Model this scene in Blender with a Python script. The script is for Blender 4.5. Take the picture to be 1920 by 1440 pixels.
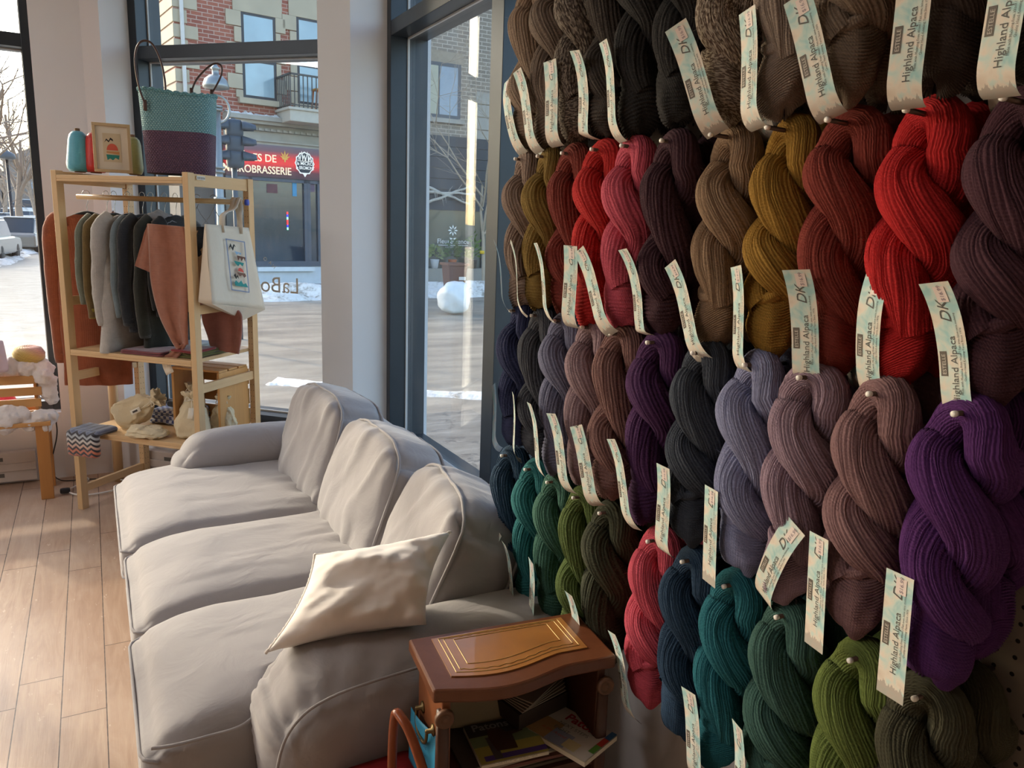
import bpy, math, random
from mathutils import Vector, Matrix, noise
D = bpy.data
SC = bpy.context.scene
COL = SC.collection
PI = math.pi
for o_ in list(D.objects): D.objects.remove(o_)

# ------------------------------------------------------------------ camera
# room frame: +Y runs along the window side of the shop, +X points at that side, floor z=0
FPX, PITCH, ROLL, CAMZ, YAW = 1442.0, math.radians(11.5), math.radians(2.0), 1.556, math.radians(28.7)
Fh = Vector((math.sin(YAW), math.cos(YAW), 0)); Rh = Vector((math.cos(YAW), -math.sin(YAW), 0))
CF = Fh*math.cos(PITCH) + Vector((0, 0, -math.sin(PITCH)))
U0 = Rh.cross(CF)
CR = Rh*math.cos(ROLL) + U0*math.sin(ROLL)
CU = CR.cross(CF)
CP = Vector((0, 0, CAMZ))
cam_d = D.cameras.new('camera'); cam = D.objects.new('camera', cam_d); COL.objects.link(cam)
cam_d.sensor_fit = 'HORIZONTAL'; cam_d.sensor_width = 36; cam_d.lens = 36*FPX/1920
cam_d.clip_start = 0.05; cam_d.clip_end = 500
m = Matrix((CR, CU, -CF)).transposed().to_4x4(); m.translation = CP
cam.matrix_world = m
SC.camera = cam

# ------------------------------------------------------------------ light
SC.view_settings.view_transform = 'Standard'; SC.view_settings.look = 'None'
SC.view_settings.gamma = 1; SC.view_settings.use_curve_mapping = False
SC.view_settings.exposure = 0.26
w = D.worlds.new('sky'); SC.world = w; w.use_nodes = True
nt = w.node_tree; bg = nt.nodes['Background']
sky = nt.nodes.new('ShaderNodeTexSky'); sky.sky_type = 'NISHITA'; sky.sun_disc = False
sky.sun_elevation = math.radians(25); sky.sun_rotation = math.radians(-28); sky.altitude = 50
sky.air_density = 1.0; sky.dust_density = 2.0; sky.ozone_density = 1.0
nt.links.new(sky.outputs[0], bg.inputs[0]); bg.inputs[1].default_value = 0.58
sd = D.lights.new('sun', 'SUN'); sd.energy = 2.2; sd.angle = math.radians(2); sd.color = (1, .86, .68)
sun = D.objects.new('sun', sd); COL.objects.link(sun)
el, az = math.radians(25), math.radians(-28)
sdir = Vector((math.sin(az)*math.cos(el), math.cos(az)*math.cos(el), math.sin(el)))
sun.rotation_euler = sdir.to_track_quat('Z', 'Y').to_euler(); sun.location = (-3, 8, 6)

def arealight(name, loc, size, energy, color, target=None, portal=False, direction=None):
    a = D.lights.new(name, 'AREA'); a.shape = 'RECTANGLE'; a.size, a.size_y = size; a.energy = energy; a.color = color
    o = D.objects.new(name, a); COL.objects.link(o); o.location = loc
    dv = Vector(direction) if direction else Vector(target)-Vector(loc)
    o.rotation_euler = dv.to_track_quat('-Z', 'Y').to_euler()
    if portal: a.cycles.is_portal = True
    return o
# sky portals over the shop's glazing
arealight('window_portal', (-2.3, 5.5, 1.6), (4.4, 2.6), 1, (1, 1, 1), direction=(0, -1, 0), portal=True)
arealight('window_portal', (1.75, 2.9, 1.6), (2.6, 2.6), 1, (1, 1, 1), direction=(-1, 0, 0), portal=True)
arealight('window_portal', (0.95, 4.85, 1.6), (1.5, 2.6), 1, (1, 1, 1), direction=(-1, -1, 0), portal=True)
# added fill lights under the ceiling, out of view, lifting the interior and yarn
for lx, ly, e_ in ((-3.2, 1.9, 50), (-3.2, 3.6, 34)):
    arealight('ceiling_fill_light', (lx, ly, 3.28), (0.9, 0.5), e_, (1, .97, .95), direction=(.25, 0, -1))

# ------------------------------------------------------------------ pixel helpers (1920x1440 frame)
def ray(x, y): return CF + CR*((x-960)/FPX) + CU*((720-y)/FPX)
def pz(x, y, z): r = ray(x, y); return CP + r*((z-CAMZ)/r.z)
def pX(x, y, X): r = ray(x, y); return CP + r*(X/r.x)
def pY(x, y, Y): r = ray(x, y); return CP + r*(Y/r.y)
def pS(x, y, s): r = ray(x, y); return CP + r*(s/(r.x+r.y))
def pD(x, y, d): r = ray(x, y); return CP + r*(d/math.hypot(r.x, r.y))

# ------------------------------------------------------------------ node materials
def lin(c):
    if isinstance(c, str):
        c = c.lstrip('#'); c = tuple(int(c[i:i+2], 16)/255 for i in (0, 2, 4))
        c = tuple(v/12.92 if v <= .04045 else ((v+.055)/1.055)**2.4 for v in c)
    return (c[0], c[1], c[2], 1)
class NT:
    def __init__(s, name):
        s.m = D.materials.new(name); s.m.use_nodes = True; s.t = s.m.node_tree; s.b = s.t.nodes['Principled BSDF']
        s._c = {}
    def n(s, typ, **kw):
        x = s.t.nodes.new('ShaderNode'+typ)
        for k, v in kw.items(): setattr(x, k, v)
        return x
    def set(s, sock, v):
        if isinstance(v, bpy.types.NodeSocket): s.t.links.new(v, sock)
        elif v is not None: sock.default_value = v
    def coord(s, kind='Object'):
        if kind not in s._c: s._c[kind] = s.n('TexCoord').outputs[kind]
        return s._c[kind]
    def map(s, v, scale=(1, 1, 1), loc=(0, 0, 0), rot=(0, 0, 0)):
        x = s.n('Mapping'); s.set(x.inputs[0], v); x.inputs['Scale'].default_value = scale
        x.inputs['Location'].default_value = loc; x.inputs['Rotation'].default_value = rot
        return x.outputs[0]
    def math(s, op, a, b=None, c=None, clamp=False):
        x = s.n('Math', operation=op, use_clamp=clamp); s.set(x.inputs[0], a)
        if b is not None: s.set(x.inputs[1], b)
        if c is not None: s.set(x.inputs[2], c)
        return x.outputs[0]
    def noise(s, v, scale=5, detail=3, rough=.5, dist=0):
        x = s.n('TexNoise'); s.set(x.inputs['Vector'], v); x.inputs['Scale'].default_value = scale
        x.inputs['Detail'].default_value = detail; x.inputs['Roughness'].default_value = rough
        x.inputs['Distortion'].default_value = dist
        return x.outputs[0]
    def ramp(s, f, stops, interp='LINEAR'):
        x = s.n('ValToRGB'); s.set(x.inputs[0], f); e = x.color_ramp.elements; x.color_ramp.interpolation = interp
        while len(e) < len(stops): e.new(.5)
        for el_, (p_, c_) in zip(e, stops): el_.position = p_; el_.color = lin(c_)
        return x.outputs[0]
    def mix(s, f, a, b, mode='MIX'):
        x = s.n('MixRGB', blend_type=mode); s.set(x.inputs[0], f)
        s.set(x.inputs[1], lin(a) if isinstance(a, (str, tuple)) else a); s.set(x.inputs[2], lin(b) if isinstance(b, (str, tuple)) else b)
        return x.outputs[0]
    def bump(s, h, strength=.3, dist=.01, normal=None):
        x = s.n('Bump'); s.set(x.inputs['Height'], h); x.inputs['Strength'].default_value = strength
        x.inputs['Distance'].default_value = dist
        if normal is not None: s.set(x.inputs['Normal'], normal)
        return x.outputs[0]
    def sep(s, v):
        x = s.n('SeparateXYZ'); s.set(x.inputs[0], v); return x.outputs
    def comb(s, a, b, c=0.0):
        x = s.n('CombineXYZ'); s.set(x.inputs[0], a); s.set(x.inputs[1], b); s.set(x.inputs[2], c); return x.outputs[0]
    def out(s, color=None, rough=None, normal=None, **kw):
        b = s.b
        if color is not None: s.set(b.inputs['Base Color'], lin(color) if isinstance(color, (str, tuple)) else color)
        if rough is not None: s.set(b.inputs['Roughness'], rough)
        if normal is not None: s.set(b.inputs['Normal'], normal)
        for k, v in kw.items(): s.set(b.inputs[k.replace('_', ' ')], v)
        return s.m
_mc = {}
def plain(col, rough=.6, metal=0, bump=0, bscale=60, var=.12, vscale=8, **kw):
    key = ('plain', col, rough, metal, bump, bscale, var, vscale, tuple(kw.items()))
    if key in _mc: return _mc[key]
    n = NT('surface'); c = n.coord()
    f = n.noise(c, vscale, 4)
    base = lin(col)
    dk = tuple(v*(1-var) for v in base[:3]); lt = tuple(min(1, v*(1+var)) for v in base[:3])
    colr = n.mix(f, dk, lt) if var else n.mix(0.0, base[:3], base[:3])
    nr = n.bump(n.noise(c, bscale, 3), bump, .004) if bump else None
    _mc[key] = n.out(colr, rough, nr, Metallic=metal, **kw)
    return _mc[key]
def wood(col, axis=0, rough=.45, contrast=.25, scale=1.0, knots=True):
    key = ('wood', col, axis, rough, contrast, scale)
    if key in _mc: return _mc[key]
    n = NT('wood'); c = n.coord()
    sc = [14*scale]*3; sc[axis] = .9*scale
    v = n.map(c, tuple(sc))
    g = n.noise(v, 2.2, 5, .6, .8)
    sc2 = [60*scale]*3; sc2[axis] = 2*scale
    g2 = n.noise(n.map(c, tuple(sc2)), 3, 3)
    base = lin(col)[:3]
    dk = (base[0]*(1-contrast), base[1]*(1-contrast*1.35), base[2]*(1-contrast*1.6))
    lt = tuple(min(1, x*(1+contrast*.5)) for x in base)
    cc = n.mix(g, dk, lt)
    cc = n.mix(n.math('MULTIPLY', g2, .25), cc, dk)
    _mc[key] = n.out(cc, rough, n.bump(g2, .08, .002))
    return _mc[key]

# ------------------------------------------------------------------ mesh builder
class MB:
    def __init__(s): s.v = []; s.f = []; s.uv = []; s.mi = []; s.sm = []
    def add(s, verts, faces, uvs=None, mi=0, smooth=True):
        o = len(s.v); s.v += [Vector(v) for v in verts]
        for k, f in enumerate(faces):
            s.f.append([i+o for i in f]); s.mi.append(mi); s.sm.append(smooth)
            s.uv.append(uvs[k] if uvs else None)
        return s
    def box(s, c, size, rz=0, M=None, mi=0):
        hx, hy, hz = size[0]/2, size[1]/2, size[2]/2
        R = M if M is not None else Matrix.Rotation(rz, 3, 'Z')
        vs = [Vector(c)+R @ Vector((x, y, z)) for z in (-hz, hz) for x, y in ((-hx, -hy), (hx, -hy), (hx, hy), (-hx, hy))]
        return s.add(vs, [(3, 2, 1, 0), (4, 5, 6, 7), (0, 1, 5, 4), (1, 2, 6, 5), (2, 3, 7, 6), (3, 0, 4, 7)], mi=mi, smooth=False)
    def b2(s, x0, x1, y0, y1, z0, z1, mi=0):
        return s.box(((x0+x1)/2, (y0+y1)/2, (z0+z1)/2), (abs(x1-x0), abs(y1-y0), abs(z1-z0)), mi=mi)
    def beam(s, a, b, w, h, up=(0, 0, 1), mi=0):
        a, b = Vector(a), Vector(b); d = (b-a); L = d.length; d = d/L
        u = Vector(up); sd_ = d.cross(u)
        if sd_.length < 1e-4: sd_ = d.cross(Vector((1, 0, 0)))
        sd_.normalize(); u = sd_.cross(d)
        R = Matrix((d, sd_, u)).transposed()
        return s.box((a+b)/2, (L, w, h), M=R, mi=mi)
    def prism(s, poly, ext, mi=0, smooth=False):
        poly = [Vector(p) for p in poly]; e = Vector(ext); n = len(poly)
        fs = [list(range(n))[::-1], [i+n for i in range(n)]]+[(i, (i+1) % n, (i+1) % n+n, i+n) for i in range(n)]
        return s.add(poly+[p+e for p in poly], fs, mi=mi, smooth=smooth)
    def tube(s, pts, r, n=8, cap=True, mi=0, flat=1.0, ref=None):
        pts = [Vector(p) for p in pts]; m_ = len(pts)
        rs = r if isinstance(r, (list, tuple)) else [r]*m_
        vs = []; fs = []
        u = None
        for i, p in enumerate(pts):
            t = (pts[min(i+1, m_-1)]-pts[max(i-1, 0)])
            if t.length < 1e-9: t = Vector((0, 0, 1))
            t.normalize()
            if u is None:
                u = Vector(ref) if ref else (Vector((0, 0, 1)) if abs(t.z) < .9 else Vector((1, 0, 0)))
            u = (u-t*u.dot(t))
            if u.length < 1e-6: u = t.orthogonal()
            u.normalize(); w_ = t.cross(u)
            for k in range(n):
                a = 2*PI*k/n
                vs.append(p+(u*math.cos(a)*flat+w_*math.sin(a))*rs[i])
        for i in range(m_-1):
            for k in range(n):
                fs.append((i*n+k, i*n+(k+1) % n, (i+1)*n+(k+1) % n, (i+1)*n+k))
        if cap:
            fs.append(list(range(n))[::-1]); fs.append([(m_-1)*n+k for k in range(n)])
        return s.add(vs, fs, mi=mi)
    def lathe(s, prof, c=(0, 0, 0), n=24, M=None, mi=0):
        c = Vector(c); vs = []; fs = []; m_ = len(prof)
        for r, z in prof:
            for k in range(n):
                a = 2*PI*k/n; v = Vector((r*math.cos(a), r*math.sin(a), z)); vs.append(c+(M @ v if M is not None else v))
        for i in range(m_-1):
            for k in range(n): fs.append((i*n+k, i*n+(k+1) % n, (i+1)*n+(k+1) % n, (i+1)*n+k))
        fs.append(list(range(n))[::-1]); fs.append([(m_-1)*n+k for k in range(n)])
        return s.add(vs, fs, mi=mi)
    def grid(s, fn, nu, nv, cu=False, cv=False, mi=0, us=1, vs_=1):
        vs = []; fs = []; uvs = []
        NU = nu if cu else nu+1; NV = nv if cv else nv+1
        for i in range(NU):
            for j in range(NV): vs.append(fn(i/nu, j/nv))
        for i in range(nu):
            for j in range(nv):
                a, b, c_, d = i*NV+j, ((i+1) % NU)*NV+j, ((i+1) % NU)*NV+(j+1) % NV, i*NV+(j+1) % NV
                fs.append((a, b, c_, d))
                uvs.append([(i/nu*us, j/nv*vs_), ((i+1)/nu*us, j/nv*vs_), ((i+1)/nu*us, (j+1)/nv*vs_), (i/nu*us, (j+1)/nv*vs_)])
        return s.add(vs, fs, uvs, mi)
    def rbox(s, c, size, r, n=6, fn=None, M=None, mi=0, dens=None):
        """rounded box; fn(p, q) may move a local point p (q = the -1..1 coordinates)"""
        h = Vector(size)/2; r = min(r, h.x*.98, h.y*.98, h.z*.98); c = Vector(c)
        nn = dens or (n, n, n); key = {}; vs = []
        def tick(k, N):  # points concentrated at edges
            t = -1+2*k/N
            return t
        def vert(p):
            kk = (round(p[0], 5), round(p[1], 5), round(p[2], 5))
            if kk in key: return key[kk]
            P = Vector((p[0]*h.x, p[1]*h.y, p[2]*h.z))
            inn = Vector((max(-h.x+r, min(h.x-r, P.x)), max(-h.y+r, min(h.y-r, P.y)), max(-h.z+r, min(h.z-r, P.z))))
            d = P-inn
            if d.length > 1e-9: P = inn+d*(r/d.length)
            if fn: P = fn(P, Vector(p))
            if M is not None: P = M @ P
            vs.append(c+P); key[kk] = len(vs)-1
            return key[kk]
        fs = []
        for ax in range(3):
            u, v = (ax+1) % 3, (ax+2) % 3
            for sgn in (-1, 1):
                for i in range(nn[u]):
                    for j in range(nn[v]):
                        q = []
                        for di, dj in ((0, 0), (1, 0), (1, 1), (0, 1)):
                            p = [0, 0, 0]; p[ax] = sgn; p[u] = tick(i+di, nn[u]); p[v] = tick(j+dj, nn[v]); q.append(vert(p))
                        fs.append(q if sgn > 0 else q[::-1])
        return s.add(vs, fs, mi=mi)
    def xform(s, M):
        s.v = [M @ v for v in s.v]; return s
    def mesh(s, name, origin=Vector((0, 0, 0)), inv=None):
        me = D.meshes.new(name)
        vv = [(inv @ v) if inv is not None else v-origin for v in s.v]
        me.from_pydata([tuple(v) for v in vv], [], s.f)
        me.polygons.foreach_set('material_index', s.mi); me.polygons.foreach_set('use_smooth', s.sm)
        if any(u is not None for u in s.uv):
            l = me.uv_layers.new(name='UVMap'); flat = []
            for f, u in zip(s.f, s.uv):
                for k in range(len(f)): flat += list(u[k]) if u else [0, 0]
            l.data.foreach_set('uv', flat)
        me.update(); return me
    def build(s, name, mats, parent=None, bevel=0, local=False, solid=0, subsurf=0, auto=True):
        if parent is None:
            xs = [v.x for v in s.v]; ys = [v.y for v in s.v]; zs = [v.z for v in s.v]
            org = Vector(((min(xs)+max(xs))/2, (min(ys)+max(ys))/2, min(zs)))
            me = s.mesh(name, org)
        elif local:
            me = s.mesh(name); org = Vector((0, 0, 0))
        else:
            me = s.mesh(name, inv=wm(parent).inverted()); org = Vector((0, 0, 0))
        o = D.objects.new(name, me); COL.objects.link(o); o.location = org
        if parent is not None: o.parent = parent
        for mt in (mats if isinstance(mats, (list, tuple)) else [mats]): me.materials.append(mt)
        if solid:
            md = o.modifiers.new('thickness', 'SOLIDIFY'); md.thickness = solid; md.offset = 0
        if bevel:
            md = o.modifiers.new('bevel', 'BEVEL'); md.width = bevel; md.segments = 2; md.limit_method = 'ANGLE'
        if subsurf:
            md = o.modifiers.new('subdivision', 'SUBSURF'); md.levels = subsurf; md.render_levels = subsurf
        return o
def wm(o):
    M = Matrix.LocRotScale(o.location, o.rotation_euler, o.scale)
    return (wm(o.parent) @ M) if o.parent else M
def tag(o, label=None, cat=None, group=None, kind=None):
    if label: o['label'] = label
    if cat: o['category'] = cat
    if group: o['group'] = group
    if kind: o['kind'] = kind
    return o
def thing(name, label, cat, loc=(0, 0, 0), rz=0, group=None):
    o = D.objects.new(name, None); COL.objects.link(o); o.location = loc; o.rotation_euler = (0, 0, rz)
    o.empty_display_size = .05
    return tag(o, label, cat, group)
def struct(o): o['kind'] = 'structure'; return o
def copy_tree(o, parent=None):
    c = o.copy(); COL.objects.link(c); c.parent = parent
    for ch in o.children: copy_tree(ch, c)
    return c
def fbm(v, s=1.0, o=3):
    r = 0; a = 1.0; v = Vector(v)*s
    for _ in range(o): r += a*noise.noise(v); v = v*2.03+Vector((7.1, 3.3, 1.7)); a *= .5
    return r
def lerp(a, b, t): return a+(b-a)*t
def poly_at(pts, t):
    """point on a polyline, t 0..1"""
    n = len(pts)-1; x = min(max(t, 0), 1)*n; i = min(int(x), n-1); f = x-i
    P = lambda k: Vector(pts[max(0, min(n, k))])
    p0, p1, p2, p3 = P(i-1), P(i), P(i+1), P(i+2)
    return .5*((2*p1)+(p2-p0)*f+(2*p0-5*p1+4*p2-p3)*f*f+(3*p1-p0-3*p2+p3)*f*f*f)
def smooth(pts, n): return [poly_at(pts, i/n) for i in range(n+1)]
_tc = {}
def text2d(txt, size=1.0, shear=0, spacing=1.0, bold=0):
    """flat lettering as (verts, faces) in its own plane, left-aligned on the baseline"""
    k = (txt, size, shear, spacing, bold)
    if k in _tc: return _tc[k]
    cu = D.curves.new('lettering', 'FONT'); cu.body = txt; cu.size = size; cu.shear = shear; cu.space_character = spacing
    cu.resolution_u = 3; cu.offset = bold*size; cu.fill_mode = 'FRONT'
    o = D.objects.new('lettering', cu); COL.objects.link(o); bpy.context.view_layer.update()
    me = D.meshes.new_from_object(o)
    r = ([v.co.copy() for v in me.vertices], [list(p.vertices) for p in me.polygons])
    D.objects.remove(o); D.curves.remove(cu); D.meshes.remove(me)
    _tc[k] = r; return r
def put_text(mb, txt, size, origin, xdir, ydir, shear=0, spacing=1.0, center=False, off=0, mi=0, bold=0):
    vs, fs = text2d(txt, size, shear, spacing, bold)
    X, Y = Vector(xdir).normalized(), Vector(ydir).normalized(); N = X.cross(Y)
    dx = -(max(v.x for v in vs)+min(v.x for v in vs))/2 if center and vs else 0
    mb.add([Vector(origin)+X*(v.x+dx)+Y*v.y+N*off for v in vs], fs, mi=mi, smooth=False)
# ------------------------------------------------------------------ structure materials
def m_floor():
    n = NT('plank_floor'); c = n.coord(); x, y, z = n.sep(c)[:3]
    W = .1275
    xi = n.math('DIVIDE', n.math('ADD', x, 6.028+.0), W); idx = n.math('FLOOR', xi); fx = n.math('FRACT', xi)
    wn = n.n('TexWhiteNoise', noise_dimensions='1D'); n.set(wn.inputs['W'], idx); r1 = wn.outputs['Value']
    yy = n.math('ADD', n.math('DIVIDE', y, 1.15), n.math('MULTIPLY', r1, 7.3)); iy = n.math('FLOOR', yy); fy = n.math('FRACT', yy)
    wn2 = n.n('TexWhiteNoise', noise_dimensions='2D'); n.set(wn2.inputs['Vector'], n.comb(idx, iy)); r2 = wn2.outputs['Value']
    wob = n.math('MULTIPLY', n.noise(c, 40, 2), .012)
    gx = n.math('MINIMUM', fx, n.math('SUBTRACT', 1.0, fx)); gx = n.math('SUBTRACT', gx, wob)
    gy = n.math('MINIMUM', fy, n.math('SUBTRACT', 1.0, fy))
    gap = n.math('MAXIMUM', n.math('LESS_THAN', gx, .006), n.math('LESS_THAN', gy, .0014))
    v = n.comb(n.math('MULTIPLY', x, 16), n.math('ADD', n.math('MULTIPLY', y, 1.6), n.math('MULTIPLY', r2, 40)))
    g = n.noise(v, 1.2, 6, .62, 1.6)
    fine = n.noise(n.comb(n.math('MULTIPLY', x, 260), n.math('MULTIPLY', y, 9)), 1, 3)
    col = n.ramp(g, [(.25, '#9c7e68'), (.5, '#b69a82'), (.75, '#cab39c')])
    col = n.mix(n.math('MULTIPLY', r2, .45), col, '#a8846a')
    col = n.mix(n.math('MULTIPLY', fine, .22), col, '#8a6a52')
    worn = n.math('MULTIPLY', n.math('SUBTRACT', n.noise(n.map(c, (1, .5, 1)), 2.2, 6, .6), .44, clamp=True), 2.2, clamp=True)
    col = n.mix(worn, col, '#cdbcac')
    scr = n.math('MULTIPLY', n.math('GREATER_THAN', n.noise(n.map(c, (9, 3, 1)), 5, 5, .7), .66), .5)
    col = n.mix(scr, col, '#dac9b8')
    # round plugs
    vo = n.n('TexVoronoi', feature='F1'); n.set(vo.inputs['Vector'], n.map(c, (1, .55, 1))); vo.inputs['Scale'].default_value = 3.1
    plug = n.math('LESS_THAN', vo.outputs['Distance'], .035)
    col = n.mix(n.math('MULTIPLY', plug, .65), col, '#6e5a46')
    col = n.mix(gap, col, '#3a2519')
    h = n.math('SUBTRACT', n.math('MULTIPLY', fine, .15), gap)
    return n.out(col, n.math('ADD', .3, n.math('MULTIPLY', g, .18)), n.bump(h, .35, .004))
M_FLOOR = m_floor()
def m_paint(col, name='painted_plaster'):
    n = NT(name); c = n.coord()
    return n.out(n.mix(n.noise(c, 3, 4), tuple(v*.96 for v in lin(col)[:3]), col), .62, n.bump(n.noise(c, 90, 3), .06, .002))
M_WALL = m_paint('#dcdadc'); M_REVEAL = m_paint('#e6e8ea'); M_CEIL = m_paint('#d8d2ca'); M_BACKWALL = m_paint('#c4b8ac')
M_FRAME = plain('#343b42', .38, .35, var=.1, vscale=14)
M_GASKET = plain('#c4c8ca', .4)
def m_glass():
    n = NT('window_glass'); t = n.t
    tr = n.n('BsdfTransparent'); tr.inputs[0].default_value = (.95, .965, .96, 1)
    gl = n.n('BsdfGlossy'); gl.inputs['Roughness'].default_value = 0.0
    df = n.n('BsdfDiffuse'); df.inputs[0].default_value = (.9, .9, .88, 1)
    ge = n.n('NewGeometry'); vd = n.n('VectorMath', operation='DOT_PRODUCT'); t.links.new(ge.outputs['Incoming'], vd.inputs[0]); t.links.new(ge.outputs['Normal'], vd.inputs[1])
    fr = n.math('ADD', n.math('MULTIPLY', n.math('POWER', n.math('SUBTRACT', 1.0, n.math('ABSOLUTE', vd.outputs['Value'])), 5), .9), .03)
    m1 = n.n('MixShader'); t.links.new(fr, m1.inputs[0]); t.links.new(tr.outputs[0], m1.inputs[1]); t.links.new(gl.outputs[0], m1.inputs[2])
    dirt = n.math('MULTIPLY', n.math('POWER', n.noise(n.map(n.coord(), (3, 3, 1.2)), 2.5, 6, .65), 3), .14)
    m2 = n.n('MixShader'); t.links.new(dirt, m2.inputs[0]); t.links.new(m1.outputs[0], m2.inputs[1]); t.links.new(df.outputs[0], m2.inputs[2])
    t.links.new(m2.outputs[0], t.nodes['Material Output'].inputs[0]); t.nodes.remove(n.b)
    return n.m
M_GLASS = m_glass()

# ------------------------------------------------------------------ room shell
ZC = 3.3
mb = MB(); mb.prism([(-5, -3.5, -.06), (1.14, -3.5, -.06), (1.14, 1.74, -.06), (1.4, 1.74, -.06), (1.4, 3.97, -.06), (1.2, 3.97, -.06), (.13, 5.04, -.06), (.03, 5.13, -.06), (-5, 5.13, -.06)], (0, 0, .06))
struct(mb.build('floor', M_FLOOR))
mb = MB(); mb.b2(-5.1, 1.75, -3.6, 5.5, ZC, ZC+.1); struct(mb.build('ceiling', M_CEIL))
mb = MB(); mb.b2(1.12, 1.66, -3.5, 1.75, 0, ZC); struct(mb.build('wall_right', M_WALL))
mb = MB(); mb.b2(1.38, 1.62, 1.75, 3.958, -.5, .35); struct(mb.build('wall_right_sill', M_WALL))
mb = MB(); mb.b2(1.38, 1.62, 1.75, 3.958, 3.1, ZC); struct(mb.build('wall_right_header', M_WALL))
mb = MB(); mb.prism([(1.192, 3.958, -.5), (1.62, 3.958, -.5), (1.62, 4.12, -.5), (1.36, 4.38, -.5), (1.063, 4.087, -.5)], (0, 0, ZC+.5))
struct(mb.build('wall_corner_column', M_REVEAL))
mb = MB(); mb.prism([(-.215, 5.12, -.5), (.03, 5.12, -.5), (.12, 5.03, -.5), (.41, 5.32, -.5), (.2, 5.53, -.5), (-.215, 5.42, -.5)], (0, 0, ZC+.5))
struct(mb.build('wall_left_column', m_paint('#e0dcdd')))
for nm, z0, z1 in (('wall_corner_sill', -.5, .355), ('wall_corner_header', 3.1, ZC)):
    mb = MB(); mb.prism([(.12, 5.03, z0), (1.063, 4.087, z0), (1.36, 4.384, z0), (.41, 5.32, z0)], (0, 0, z1-z0)); struct(mb.build(nm, M_WALL))
for nm, z0, z1 in (('wall_far_sill', -.5, .4), ('wall_far_header', 3.1, ZC)):
    mb = MB(); mb.b2(-5, -.215, 5.12, 5.42, z0, z1); struct(mb.build(nm, M_WALL))
mb = MB(); mb.b2(-5.1, -5, -3.5, 5.42, 0, ZC); struct(mb.build('wall_left', M_BACKWALL))
mb = MB(); mb.b2(-5.1, 1.66, -3.6, -3.5, 0, ZC); struct(mb.build('wall_back', M_BACKWALL))

def window(idx, org, e, o, L, z0, z1, zt, jamb, mulls, depth=.2, gd=.1):
    """aluminium shopfront glazing; e along the wall, o outwards"""
    org = Vector((org[0], org[1], 0)); e = Vector((e[0], e[1], 0)).normalized(); o = Vector((o[0], o[1], 0)).normalized()
    R = Matrix((e, o, Vector((0, 0, 1)))).transposed()
    def bx(mb, a0, a1, b0, b1, c0, c1, mi=0): mb.box(org+R @ Vector(((a0+a1)/2, (b0+b1)/2, (c0+c1)/2)), (a1-a0, b1-b0, c1-c0), M=R, mi=mi)
    mb = MB(); bx(mb, 0, jamb, 0, depth, z0, z1); bx(mb, L-jamb, L, 0, depth, z0, z1)
    bx(mb, jamb, L-jamb, 0, depth, z0, z0+.055); bx(mb, jamb, L-jamb, 0, depth, z1-.06, z1)
    fr = struct(mb.build('window_%d' % idx, M_FRAME, bevel=.002))
    xs = [jamb]
    for a, w_ in mulls:
        mb = MB(); bx(mb, a, a+w_, -.005, depth+.005, z0+.055, z1-.06); mb.build('mullion', M_FRAME, fr, bevel=.002); xs += [a, a+w_]
    xs.append(L-jamb)
    mb = MB()
    for i in range(0, len(xs), 2): bx(mb, xs[i], xs[i+1], .002, depth-.002, zt, zt+.07)
    mb.build('transom', M_FRAME, fr, bevel=.002)
    for i in range(0, len(xs), 2):
        for a, b in ((z0+.055, zt), (zt+.07, z1-.06)):
            mb = MB(); bx(mb, xs[i], xs[i+1], gd, gd+.008, a, b); mb.build('pane', M_GLASS, fr)
            mb = MB()
            for u0, u1, v0, v1 in ((xs[i], xs[i]+.008, a, b), (xs[i+1]-.008, xs[i+1], a, b), (xs[i], xs[i+1], a, a+.01), (xs[i], xs[i+1], b-.008, b)):
                bx(mb, u0, u1, gd-.012, gd-.001, v0, v1)
            mb.build('gasket', M_GASKET, fr)
    return fr
window(1, (-.215, 5.2), (-1, 0), (0, 1), 4.75, .4, 3.1, 2.425, .045, [(1.5, .07), (3.1, .07)])
window(2, (.264, 5.186), (1, -1), (1, 1), 1.345, .355, 3.1, 2.425, .06, [])
window(3, (1.38, 3.955), (0, -1), (1, 0), 2.2, .35, 3.1, 2.47, .055, [(1.185, .1)])
# sill ledge boards
mb = MB(); mb.prism([(.125, 5.02, .355), (1.063, 4.082, .355), (1.2, 4.22, .355), (.262, 5.158, .355)], (0, 0, .012)); struct(mb.build('trim_1', plain('#d9d6d0', .35), bevel=.002))

# ------------------------------------------------------------------ outside ground
ZG = -.5
def m_ground():
    n = NT('street_ground'); c = n.coord()
    a = n.noise(n.map(c, (.5, 1.6, 1)), 1.2, 6, .6); b = n.noise(c, 14, 4, .7)
    col = n.ramp(a, [(.3, '#7b7266'), (.5, '#9b9080'), (.68, '#b9ad9a')])
    col = n.mix(n.math('MULTIPLY', b, .4), col, '#7f766a')
    return n.out(col, .42, n.bump(b, .3, .02))
M_GROUND = m_ground()
def m_snow(dirty=.3):
    n = NT('snow'); c = n.coord()
    a = n.noise(c, 3, 6, .7)
    return n.out(n.ramp(a, [(.35, '#8c8273'), (.5-.1*dirty, '#ded9d0'), (.7, '#f2f1ee')]), .75, n.bump(n.noise(c, 9, 5, .7), .6, .05))
M_SNOW = m_snow()
mb = MB(); mb.b2(-80, 90, 5.42, 220, ZG-.1, ZG); mb.b2(1.62, 90, -30, 5.42, ZG-.1, ZG); struct(mb.build('ground_street', M_GROUND))
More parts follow.
